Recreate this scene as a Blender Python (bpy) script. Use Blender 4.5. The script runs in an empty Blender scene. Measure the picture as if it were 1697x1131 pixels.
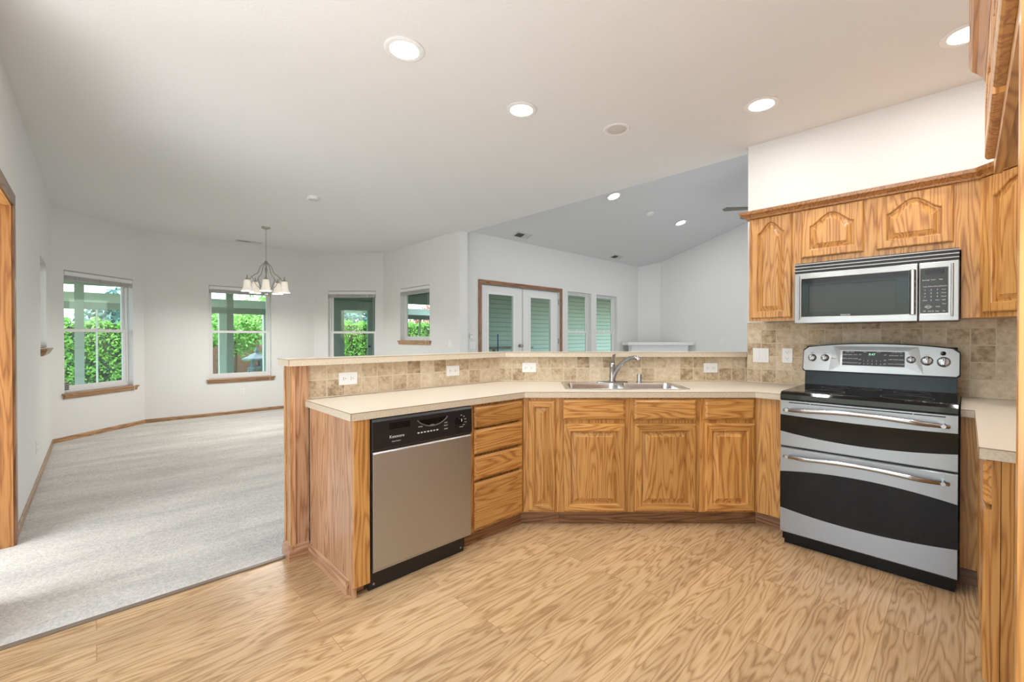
import bpy, bmesh, math, random
from mathutils import Vector, Matrix
from mathutils.geometry import tessellate_polygon
random.seed(7)
PI = math.pi
S2 = math.sqrt(2)
scene = bpy.context.scene
COL = scene.collection

# ------------------------------------------------------------------ camera
CAM_H = 1.2855
cd = bpy.data.cameras.new('camera')
cam = bpy.data.objects.new('camera', cd)
COL.objects.link(cam)
cam.location = (0, 0, CAM_H)
cam.rotation_euler = (PI/2 - 0.0071, 0, math.radians(-45.0))
cd.sensor_width = 36.0
cd.lens = 722.9*36.0/1697.0
cd.shift_x = -(879.3-848.5)/1697.0
cd.shift_y = -(565.5-563.45)/1697.0
cd.clip_start = 0.02
scene.camera = cam
scene.view_settings.view_transform = 'Standard'
scene.view_settings.look = 'None'
scene.view_settings.gamma = 1.0
scene.view_settings.use_curve_mapping = False
scene.view_settings.exposure = 0.31

# ------------------------------------------------------------------ world and sun
world = bpy.data.worlds.new('sky')
scene.world = world
world.use_nodes = True
wn, wl = world.node_tree.nodes, world.node_tree.links
bg = wn['Background']
sky = wn.new('ShaderNodeTexSky')
sky.sky_type = 'NISHITA'
sky.sun_disc = False
sky.sun_elevation = math.radians(48)
sky.sun_rotation = math.radians(200)
sky.air_density = 1.0
sky.dust_density = 2.0
wl.new(sky.outputs[0], bg.inputs[0])
bg.inputs[1].default_value = 0.80

def lamp(name, kind, loc, power, color=(1, 1, 1), size=None, size_y=None, aim=None, rot=None):
    d = bpy.data.lights.new(name, kind)
    d.energy = power
    d.color = color
    if kind == 'AREA':
        if size_y:
            d.shape = 'RECTANGLE'; d.size = size; d.size_y = size_y
        else:
            d.shape = 'DISK'; d.size = size
    elif size is not None and kind in ('POINT', 'SPOT'):
        d.shadow_soft_size = size
    o = bpy.data.objects.new(name, d)
    COL.objects.link(o)
    o.location = loc
    if aim is not None:
        o.rotation_euler = (Vector(aim)-Vector(loc)).to_track_quat('-Z', 'Y').to_euler()
    if rot is not None:
        o.rotation_euler = rot
    return o

sun = lamp('sun', 'SUN', (0, 30, 20), 5.0, (1.0, 0.95, 0.86), aim=None)
sun.rotation_euler = Vector((0.35, -0.55, -1.0)).to_track_quat('-Z', 'Y').to_euler()
sun.data.angle = math.radians(0.6)

# added fill lamps out of frame; no such sources are seen
FILL_COL = (0.93, 0.965, 1.0)
lamp('fill_back', 'AREA', (-2.35, 1.1, 1.45), 16, FILL_COL, 2.4, 1.7, rot=(0, -PI/2, 0))  # added fill just inside the unseen back wall
lamp('fill_uplight', 'AREA', (-1.35, .75, .80), 88, (.90, .95, 1.0), 1.8, 2.0, rot=(PI, 0, 0))  # added upward fill, bounced off the ceiling behind the camera
lamp('fill_side', 'AREA', (-1.45, 3.5, 1.2), 42, FILL_COL, 1.2, 2.2, aim=(3, 6.2, 2.2))  # added fill inside the closed hall
lamp('fill_living', 'AREA', (6.3, 0.62, 1.7), 30, (0.86, 0.93, 1.0), 4.0, 2.0, aim=(6.3, 5, 1.7))  # added fill; the wall behind it has no window

# ------------------------------------------------------------------ materials
def new_mat(name):
    m = bpy.data.materials.new(name)
    m.use_nodes = True
    nt = m.node_tree
    return m, nt, nt.nodes['Principled BSDF']

def plain(name, color, rough=0.5, metal=0.0, spec=None, noise=0.0, nscale=20, bump=0.0, bscale=60, emit=None, estr=0):
    m, nt, b = new_mat(name)
    N, L = nt.nodes, nt.links
    b.inputs['Base Color'].default_value = (*color, 1)
    b.inputs['Roughness'].default_value = rough
    b.inputs['Metallic'].default_value = metal
    if spec is not None:
        b.inputs['Specular IOR Level'].default_value = spec
    tc = N.new('ShaderNodeTexCoord')
    if noise:
        n = N.new('ShaderNodeTexNoise'); n.inputs['Scale'].default_value = nscale
        n.inputs['Detail'].default_value = 6
        L.new(tc.outputs['Object'], n.inputs['Vector'])
        r = N.new('ShaderNodeValToRGB')
        r.color_ramp.elements[0].position = 0.3; r.color_ramp.elements[1].position = 0.7
        r.color_ramp.elements[0].color = (*[max(0, c*(1-noise)) for c in color], 1)
        r.color_ramp.elements[1].color = (*[min(1, c*(1+noise)) for c in color], 1)
        L.new(n.outputs['Fac'], r.inputs['Fac']); L.new(r.outputs['Color'], b.inputs['Base Color'])
    if bump:
        n2 = N.new('ShaderNodeTexNoise'); n2.inputs['Scale'].default_value = bscale
        n2.inputs['Detail'].default_value = 4
        L.new(tc.outputs['Object'], n2.inputs['Vector'])
        bp = N.new('ShaderNodeBump'); bp.inputs['Strength'].default_value = bump
        bp.inputs['Distance'].default_value = 0.01
        L.new(n2.outputs['Fac'], bp.inputs['Height']); L.new(bp.outputs['Normal'], b.inputs['Normal'])
    if emit:
        b.inputs['Emission Color'].default_value = (*emit, 1)
        b.inputs['Emission Strength'].default_value = estr
    return m

def oak(name, axis, light, mid, dark, rough=0.33):
    """varnished oak, grain along the given local axis, each board at its own offset"""
    m, nt, b = new_mat(name)
    N, L = nt.nodes, nt.links
    tc = N.new('ShaderNodeTexCoord')
    oi = N.new('ShaderNodeObjectInfo')
    mul = N.new('ShaderNodeMath'); mul.operation = 'MULTIPLY'; mul.inputs[1].default_value = 41.0
    L.new(oi.outputs['Random'], mul.inputs[0])
    add = N.new('ShaderNodeVectorMath'); add.operation = 'ADD'
    L.new(tc.outputs['Object'], add.inputs[0]); L.new(mul.outputs[0], add.inputs[1])
    def stretched(across, along):
        mp = N.new('ShaderNodeMapping')
        sc = [across]*3; sc['xyz'.index(axis)] = along
        mp.inputs['Scale'].default_value = sc
        L.new(add.outputs[0], mp.inputs['Vector'])
        return mp
    a = stretched(7.0, 0.60)
    n1 = N.new('ShaderNodeTexNoise'); n1.inputs['Scale'].default_value = 1.0; n1.inputs['Detail'].default_value = 3
    n1.inputs['Roughness'].default_value = 0.45
    L.new(a.outputs[0], n1.inputs['Vector'])
    fr = N.new('ShaderNodeMath'); fr.operation = 'MULTIPLY'; fr.inputs[1].default_value = 120.0
    L.new(n1.outputs['Fac'], fr.inputs[0])
    sn = N.new('ShaderNodeMath'); sn.operation = 'SINE'; L.new(fr.outputs[0], sn.inputs[0])
    mr = N.new('ShaderNodeMapRange'); mr.inputs[1].default_value = -1; mr.inputs[2].default_value = 1
    L.new(sn.outputs[0], mr.inputs[0])
    pw = N.new('ShaderNodeMath'); pw.operation = 'POWER'; pw.inputs[1].default_value = 0.6
    L.new(mr.outputs[0], pw.inputs[0]); mr = pw
    f = stretched(170.0, 5.0)
    n2 = N.new('ShaderNodeTexNoise'); n2.inputs['Scale'].default_value = 1.0; n2.inputs['Detail'].default_value = 2
    L.new(f.outputs[0], n2.inputs['Vector'])
    mx = N.new('ShaderNodeMix'); mx.data_type = 'FLOAT'; mx.inputs[0].default_value = 0.58
    L.new(mr.outputs[0], mx.inputs[2]); L.new(n2.outputs['Fac'], mx.inputs[3])
    big = stretched(3.0, 0.5)
    n3 = N.new('ShaderNodeTexNoise'); n3.inputs['Scale'].default_value = 1.0; n3.inputs['Detail'].default_value = 2
    L.new(big.outputs[0], n3.inputs['Vector'])
    r = N.new('ShaderNodeValToRGB')
    e = r.color_ramp.elements
    e[0].position = 0.26; e[0].color = (*dark, 1)
    e[1].position = 0.74; e[1].color = (*light, 1)
    e2 = e.new(0.52); e2.color = (*mid, 1)
    L.new(mx.outputs[0], r.inputs['Fac'])
    hs = N.new('ShaderNodeHueSaturation')
    vr = N.new('ShaderNodeMapRange'); vr.inputs[3].default_value = 0.86; vr.inputs[4].default_value = 1.12
    vr.inputs[1].default_value = 0.3; vr.inputs[2].default_value = 0.7
    L.new(n3.outputs['Fac'], vr.inputs[0]); L.new(vr.outputs[0], hs.inputs['Value'])
    L.new(r.outputs['Color'], hs.inputs['Color'])
    orr = N.new('ShaderNodeMapRange'); orr.inputs[3].default_value = 0.88; orr.inputs[4].default_value = 1.10
    L.new(oi.outputs['Random'], orr.inputs[0])
    hs2 = N.new('ShaderNodeHueSaturation'); L.new(hs.outputs[0], hs2.inputs['Color']); L.new(orr.outputs[0], hs2.inputs['Value'])
    L.new(hs2.outputs[0], b.inputs['Base Color'])
    b.inputs['Roughness'].default_value = rough
    b.inputs['Coat Weight'].default_value = 0.25
    b.inputs['Coat Roughness'].default_value = 0.15
    bp = N.new('ShaderNodeBump'); bp.inputs['Strength'].default_value = 0.12; bp.inputs['Distance'].default_value = 0.003
    L.new(n2.outputs['Fac'], bp.inputs['Height']); L.new(bp.outputs['Normal'], b.inputs['Normal'])
    return m

OL, OM, OD = (0.66, 0.345, 0.108), (0.565, 0.268, 0.072), (0.37, 0.145, 0.034)
OAK_Z = oak('oak_upright_grain', 'z', OL, OM, OD)
OAK_X = oak('oak_sideways_grain', 'x', OL, OM, OD)
OAK_Y = oak('oak_deep_grain', 'y', OL, OM, OD)
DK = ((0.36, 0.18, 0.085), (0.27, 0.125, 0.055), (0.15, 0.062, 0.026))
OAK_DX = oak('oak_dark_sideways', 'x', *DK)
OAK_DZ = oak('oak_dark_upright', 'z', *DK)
PK = ((0.60, 0.345, 0.20), (0.52, 0.275, 0.15), (0.36, 0.17, 0.085))
CR = ((0.50, 0.235, 0.075), (0.42, 0.18, 0.05), (0.27, 0.10, 0.028))
SL_ = ((0.46, 0.27, 0.135), (0.38, 0.21, 0.10), (0.25, 0.125, 0.055))
OAK_SX = oak('oak_sill', 'x', *SL_)
OAK_CX = oak('oak_crown', 'x', *CR)
OAK_PZ = oak('oak_panel_upright', 'z', *PK, rough=0.22)
OAK_PX = oak('oak_panel_sideways', 'x', *PK)
OAK_PY = oak('oak_panel_deep', 'y', *PK)

def laminate():
    m, nt, b = new_mat('laminate_oak_floor')
    N, L = nt.nodes, nt.links
    tc = N.new('ShaderNodeTexCoord')
    br = N.new('ShaderNodeTexBrick')
    br.offset = 0.43; br.offset_frequency = 2
    br.inputs['Color1'].default_value = (0, 0, 0, 1); br.inputs['Color2'].default_value = (1, 1, 1, 1)
    br.inputs['Mortar'].default_value = (0.5, 0.5, 0.5, 1)
    br.inputs['Scale'].default_value = 1.0
    br.inputs['Mortar Size'].default_value = 0.0011
    br.inputs['Brick Width'].default_value = 1.25
    br.inputs['Row Height'].default_value = 0.128
    L.new(tc.outputs['Object'], br.inputs['Vector'])
    # per-plank offset
    mul = N.new('ShaderNodeVectorMath'); mul.operation = 'SCALE'; mul.inputs['Scale'].default_value = 23.0
    L.new(br.outputs['Color'], mul.inputs[0])
    add = N.new('ShaderNodeVectorMath'); add.operation = 'ADD'
    L.new(tc.outputs['Object'], add.inputs[0]); L.new(mul.outputs[0], add.inputs[1])
    mp = N.new('ShaderNodeMapping'); mp.inputs['Scale'].default_value = (0.9, 6.5, 1)
    L.new(add.outputs[0], mp.inputs['Vector'])
    n1 = N.new('ShaderNodeTexNoise'); n1.inputs['Scale'].default_value = 1.0; n1.inputs['Detail'].default_value = 3
    n1.inputs['Roughness'].default_value = 0.5
    L.new(mp.outputs[0], n1.inputs['Vector'])
    fr = N.new('ShaderNodeMath'); fr.operation = 'MULTIPLY'; fr.inputs[1].default_value = 105.0
    L.new(n1.outputs['Fac'], fr.inputs[0])
    sn = N.new('ShaderNodeMath'); sn.operation = 'SINE'; L.new(fr.outputs[0], sn.inputs[0])
    mr = N.new('ShaderNodeMapRange'); mr.inputs[1].default_value = -1; mr.inputs[2].default_value = 1
    L.new(sn.outputs[0], mr.inputs[0])
    pw = N.new('ShaderNodeMath'); pw.operation = 'POWER'; pw.inputs[1].default_value = 0.55
    L.new(mr.outputs[0], pw.inputs[0])
    mp2 = N.new('ShaderNodeMapping'); mp2.inputs['Scale'].default_value = (5, 150, 1)
    L.new(add.outputs[0], mp2.inputs['Vector'])
    n2 = N.new('ShaderNodeTexNoise'); n2.inputs['Scale'].default_value = 1.0; n2.inputs['Detail'].default_value = 3
    L.new(mp2.outputs[0], n2.inputs['Vector'])
    mx = N.new('ShaderNodeMix'); mx.data_type = 'FLOAT'; mx.inputs[0].default_value = 0.60
    L.new(pw.outputs[0], mx.inputs[2]); L.new(n2.outputs['Fac'], mx.inputs[3])
    r = N.new('ShaderNodeValToRGB'); e = r.color_ramp.elements
    e[0].position = 0.22; e[0].color = (0.34, 0.20, 0.095, 1)
    e[1].position = 0.78; e[1].color = (0.63, 0.44, 0.255, 1)
    e2 = e.new(0.5); e2.color = (0.53, 0.345, 0.175, 1)
    L.new(mx.outputs[0], r.inputs['Fac'])
    hs = N.new('ShaderNodeHueSaturation')
    sp = N.new('ShaderNodeSeparateColor'); L.new(br.outputs['Color'], sp.inputs[0])
    vr = N.new('ShaderNodeMapRange'); vr.inputs[3].default_value = 0.90; vr.inputs[4].default_value = 1.10
    L.new(sp.outputs[0], vr.inputs[0]); L.new(vr.outputs[0], hs.inputs['Value'])
    L.new(r.outputs['Color'], hs.inputs['Color'])
    sm = N.new('ShaderNodeMix'); sm.data_type = 'RGBA'
    sm.inputs[7].default_value = (0.22, 0.11, 0.045, 1)
    gf = N.new('ShaderNodeMath'); gf.operation = 'MULTIPLY'; gf.inputs[1].default_value = 0.7
    L.new(br.outputs['Fac'], gf.inputs[0]); L.new(gf.outputs[0], sm.inputs[0])
    L.new(hs.outputs[0], sm.inputs[6])
    L.new(sm.outputs[2], b.inputs['Base Color'])
    b.inputs['Roughness'].default_value = 0.30
    b.inputs['Specular IOR Level'].default_value = 0.4
    bp = N.new('ShaderNodeBump'); bp.inputs['Strength'].default_value = 0.15; bp.inputs['Distance'].default_value = 0.002
    L.new(n2.outputs['Fac'], bp.inputs['Height']); L.new(bp.outputs['Normal'], b.inputs['Normal'])
    return m
FLOOR_M = laminate()

def carpet_mat():
    m, nt, b = new_mat('carpet_pile')
    N, L = nt.nodes, nt.links
    tc = N.new('ShaderNodeTexCoord')
    n = N.new('ShaderNodeTexNoise'); n.inputs['Scale'].default_value = 75; n.inputs['Detail'].default_value = 5
    n.inputs['Roughness'].default_value = 0.7
    L.new(tc.outputs['Object'], n.inputs['Vector'])
    mp = N.new('ShaderNodeMapping'); mp.inputs['Scale'].default_value = (0.9, 3.2, 1); mp.inputs['Rotation'].default_value = (0, 0, 0.25)
    L.new(tc.outputs['Object'], mp.inputs['Vector'])
    n2 = N.new('ShaderNodeTexNoise'); n2.inputs['Scale'].default_value = 1.1; n2.inputs['Detail'].default_value = 5
    n2.inputs['Roughness'].default_value = 0.65
    L.new(mp.outputs[0], n2.inputs['Vector'])
    mx = N.new('ShaderNodeMix'); mx.data_type = 'FLOAT'; mx.inputs[0].default_value = 0.42
    L.new(n.outputs['Fac'], mx.inputs[2]); L.new(n2.outputs['Fac'], mx.inputs[3])
    r = N.new('ShaderNodeValToRGB'); e = r.color_ramp.elements
    e[0].position = 0.36; e[0].color = (0.46, 0.445, 0.42, 1)
    e[1].position = 0.60; e[1].color = (0.86, 0.83, 0.78, 1)
    L.new(mx.outputs[0], r.inputs['Fac']); L.new(r.outputs['Color'], b.inputs['Base Color'])
    b.inputs['Roughness'].default_value = 1.0
    b.inputs['Specular IOR Level'].default_value = 0.05
    b.inputs['Sheen Weight'].default_value = 0.3
    bp = N.new('ShaderNodeBump'); bp.inputs['Strength'].default_value = 0.9; bp.inputs['Distance'].default_value = 0.012
    L.new(n.outputs['Fac'], bp.inputs['Height']); L.new(bp.outputs['Normal'], b.inputs['Normal'])
    return m
CARPET_M = carpet_mat()

def tile_mat():
    """tumbled travertine: stack-bonded 10 cm tiles in the local x-z plane"""
    m, nt, b = new_mat('travertine_tile')
    N, L = nt.nodes, nt.links
    tc = N.new('ShaderNodeTexCoord')
    sep = N.new('ShaderNodeSeparateXYZ'); L.new(tc.outputs['Object'], sep.inputs[0])
    cmb = N.new('ShaderNodeCombineXYZ')
    L.new(sep.outputs['X'], cmb.inputs['X']); L.new(sep.outputs['Z'], cmb.inputs['Y'])
    # wobbly edges
    nw = N.new('ShaderNodeTexNoise'); nw.inputs['Scale'].default_value = 38; nw.inputs['Detail'].default_value = 2
    L.new(tc.outputs['Object'], nw.inputs['Vector'])
    sub = N.new('ShaderNodeVectorMath'); sub.operation = 'SUBTRACT'; sub.inputs[1].default_value = (0.5, 0.5, 0.5)
    L.new(nw.outputs['Color'], sub.inputs[0])
    sc = N.new('ShaderNodeVectorMath'); sc.operation = 'SCALE'; sc.inputs['Scale'].default_value = 0.006
    L.new(sub.outputs[0], sc.inputs[0])
    ad = N.new('ShaderNodeVectorMath'); ad.operation = 'ADD'
    L.new(cmb.outputs[0], ad.inputs[0]); L.new(sc.outputs[0], ad.inputs[1])
    br = N.new('ShaderNodeTexBrick'); br.offset = 0.0; br.squash = 1.0
    br.inputs['Color1'].default_value = (0, 0, 0, 1); br.inputs['Color2'].default_value = (1, 1, 1, 1)
    br.inputs['Mortar'].default_value = (0.5, 0.5, 0.5, 1)
    br.inputs['Scale'].default_value = 1.0
    br.inputs['Mortar Size'].default_value = 0.0036
    br.inputs['Mortar Smooth'].default_value = 0.35
    br.inputs['Brick Width'].default_value = 0.1075
    br.inputs['Row Height'].default_value = 0.1045
    L.new(ad.outputs[0], br.inputs['Vector'])
    ns = N.new('ShaderNodeTexNoise'); ns.inputs['Scale'].default_value = 26; ns.inputs['Detail'].default_value = 8
    ns.inputs['Roughness'].default_value = 0.7
    off = N.new('ShaderNodeVectorMath'); off.operation = 'SCALE'; off.inputs['Scale'].default_value = 9.0
    L.new(br.outputs['Color'], off.inputs[0])
    ad2 = N.new('ShaderNodeVectorMath'); ad2.operation = 'ADD'
    L.new(tc.outputs['Object'], ad2.inputs[0]); L.new(off.outputs[0], ad2.inputs[1])
    L.new(ad2.outputs[0], ns.inputs['Vector'])
    sp = N.new('ShaderNodeSeparateColor'); L.new(br.outputs['Color'], sp.inputs[0])
    mx = N.new('ShaderNodeMix'); mx.data_type = 'FLOAT'; mx.inputs[0].default_value = 0.21
    L.new(ns.outputs['Fac'], mx.inputs[2]); L.new(sp.outputs[0], mx.inputs[3])
    r = N.new('ShaderNodeValToRGB'); e = r.color_ramp.elements
    e[0].position = 0.32; e[0].color = (0.30, 0.20, 0.12, 1)
    e[1].position = 0.66; e[1].color = (0.74, 0.62, 0.47, 1)
    e2 = e.new(0.46); e2.color = (0.55, 0.42, 0.275, 1)
    L.new(mx.outputs[0], r.inputs['Fac'])
    gm = N.new('ShaderNodeMix'); gm.data_type = 'RGBA'; gm.inputs[7].default_value = (0.68, 0.58, 0.44, 1)
    L.new(br.outputs['Fac'], gm.inputs[0]); L.new(r.outputs['Color'], gm.inputs[6])
    L.new(gm.outputs[2], b.inputs['Base Color'])
    b.inputs['Roughness'].default_value = 0.55
    inv = N.new('ShaderNodeMath'); inv.operation = 'SUBTRACT'; inv.inputs[0].default_value = 1.0
    L.new(br.outputs['Fac'], inv.inputs[1])
    pm = N.new('ShaderNodeMath'); pm.operation = 'MULTIPLY_ADD'; pm.inputs[1].default_value = 0.35
    L.new(ns.outputs['Fac'], pm.inputs[0]); L.new(inv.outputs[0], pm.inputs[2])
    bp = N.new('ShaderNodeBump'); bp.inputs['Strength'].default_value = 0.5; bp.inputs['Distance'].default_value = 0.004
    L.new(pm.outputs[0], bp.inputs['Height']); L.new(bp.outputs['Normal'], b.inputs['Normal'])
    return m
TILE_M = tile_mat()

def steel_mat(name, col=(0.32, 0.322, 0.327), rough=0.33, brush='x', strength=0.3, aniso=0.85):
    m, nt, b = new_mat(name)
    N, L = nt.nodes, nt.links
    tc = N.new('ShaderNodeTexCoord')
    mp = N.new('ShaderNodeMapping'); s = [700.0]*3; s['xyz'.index(brush)] = 9.0
    mp.inputs['Scale'].default_value = s
    L.new(tc.outputs['Object'], mp.inputs['Vector'])
    n = N.new('ShaderNodeTexNoise'); n.inputs['Scale'].default_value = 1; n.inputs['Detail'].default_value = 2
    L.new(mp.outputs[0], n.inputs['Vector'])
    bp = N.new('ShaderNodeBump'); bp.inputs['Strength'].default_value = strength; bp.inputs['Distance'].default_value = 0.0006
    L.new(n.outputs['Fac'], bp.inputs['Height']); L.new(bp.outputs['Normal'], b.inputs['Normal'])
    b.inputs['Base Color'].default_value = (*col, 1)
    b.inputs['Metallic'].default_value = 1.0
    b.inputs['Roughness'].default_value = rough
    b.inputs['Anisotropic'].default_value = aniso; b.inputs['Anisotropic Rotation'].default_value = 0.25
    cv = N.new('ShaderNodeCombineXYZ'); cv.inputs[0].default_value = 1.0
    vt = N.new('ShaderNodeVectorTransform'); vt.vector_type = 'VECTOR'
    vt.convert_from = 'OBJECT'; vt.convert_to = 'WORLD'
    L.new(cv.outputs[0], vt.inputs[0]); L.new(vt.outputs[0], b.inputs['Tangent'])
    return m

def glass_mat(name, tint, gloss=0.07):
    m = bpy.data.materials.new(name); m.use_nodes = True
    nt = m.node_tree; N, L = nt.nodes, nt.links
    N.remove(N['Principled BSDF'])
    out = N['Material Output']
    t = N.new('ShaderNodeBsdfTransparent'); t.inputs[0].default_value = (*tint, 1)
    g = N.new('ShaderNodeBsdfGlossy'); g.inputs['Roughness'].default_value = 0.02
    lw = N.new('ShaderNodeLayerWeight'); lw.inputs['Blend'].default_value = 0.5
    pw = N.new('ShaderNodeMath'); pw.operation = 'POWER'; pw.inputs[1].default_value = 4.0
    L.new(lw.outputs['Facing'], pw.inputs[0])
    fz = N.new('ShaderNodeMath'); fz.operation = 'MULTIPLY_ADD'; fz.inputs[1].default_value = 0.6; fz.inputs[2].default_value = gloss*.5
    L.new(pw.outputs[0], fz.inputs[0])
    mixs = N.new('ShaderNodeMixShader')
    L.new(fz.outputs[0], mixs.inputs[0]); L.new(t.outputs[0], mixs.inputs[1]); L.new(g.outputs[0], mixs.inputs[2])
    L.new(mixs.outputs[0], out.inputs['Surface'])
    return m

WALL_M = plain('wall_paint', (0.80, 0.797, 0.787), 0.75, spec=0.2, bump=0.10, bscale=90)
CEIL_M = plain('ceiling_paint', (0.80, 0.797, 0.79), 0.85, spec=0.1, bump=0.10, bscale=70)
WHITE = plain('white_vinyl', (0.82, 0.82, 0.82), 0.35)
WHITE_PL = plain('white_plastic', (0.86, 0.86, 0.85), 0.3)
GREY_MET = plain('grey_blind_rail', (0.50, 0.48, 0.46), 0.45)
BLINDS = plain('blind_slats', (0.70, 0.69, 0.68), 0.5)
COUNTER_T = plain('counter_laminate', (0.74, 0.66, 0.55), 0.38, noise=0.05, nscale=160)
COUNTER_E = plain('counter_edge_laminate', (0.64, 0.55, 0.43), 0.4, noise=0.12, nscale=120)
EDGE_LINE = plain('laminate_seam', (0.30, 0.19, 0.10), 0.5)
STEEL = steel_mat('brushed_steel')
STEEL_P = steel_mat('polished_steel', (0.50, 0.52, 0.545), 0.26, 'x', 0.08, 0.3)
STEEL_D = steel_mat('brushed_steel_dishwasher', (0.50, 0.51, 0.53), 0.33)  # same steel as the range, lightened to make up for dimmer light
STEEL_N = steel_mat('brushed_steel_light_matched', (0.35, 0.352, 0.355), 0.30)  # same steel again, tone set to the stronger light on upper faces
STEEL_S = steel_mat('sink_steel', (0.72, 0.73, 0.74), 0.2, 'x', 0.1)
NICKEL = plain('brushed_nickel', (0.42, 0.40, 0.37), 0.28, 1.0)
FAUCET_M = plain('satin_nickel', (0.40, 0.395, 0.39), 0.25, 1.0)
BLACK = plain('black_plastic', (0.012, 0.012, 0.014), 0.32)
BLACK_M = plain('black_enamel', (0.006, 0.006, 0.006), 0.2, spec=.25)
BLACK_G = plain('black_glass', (0.005, 0.005, 0.005), 0.05, spec=.3)
DARK_GAP = plain('dark_gap', (0.01, 0.008, 0.006), 0.8)
MW_GLASS = plain('microwave_glass', (0.040, 0.038, 0.037), 0.07, spec=.22)
MW_PANEL = plain('keypad_black', (0.015, 0.015, 0.017), 0.25)
PRINT_W = plain('white_print', (0.75, 0.75, 0.75), 0.5)
PRINT_G = plain('clock_digits', (0.1, 0.35, 0.2), 0.5, emit=(0.45, 0.9, 0.6), estr=0.9)
SLOT = plain('socket_slots', (0.03, 0.03, 0.03), 0.6)
LENS = plain('lamp_lens', (1, 1, 1), 0.5, emit=(1.0, 0.96, 0.90), estr=14)
TRIM_W = plain('white_trim_ring', (0.85, 0.84, 0.83), 0.4)
SHADE_M = plain('frosted_shade', (0.95, 0.90, 0.80), 0.4, emit=(1.0, 0.90, 0.74), estr=0.30)
SOFF_M = plain('fixture_cover', (0.62, 0.58, 0.54), 0.6)
GLASS = glass_mat('green_tinted_pane', (0.915, 0.965, 0.935))
GLASS_O = glass_mat('outdoor_pane', (0.96, 0.985, 0.98))
VENT_D = plain('vent_dark', (0.06, 0.06, 0.06), 0.7)
VENT_L = plain('vent_light', (0.62, 0.62, 0.61), 0.5)
STRIP_M = plain('transition_metal', (0.20, 0.15, 0.11), 0.4)
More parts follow.
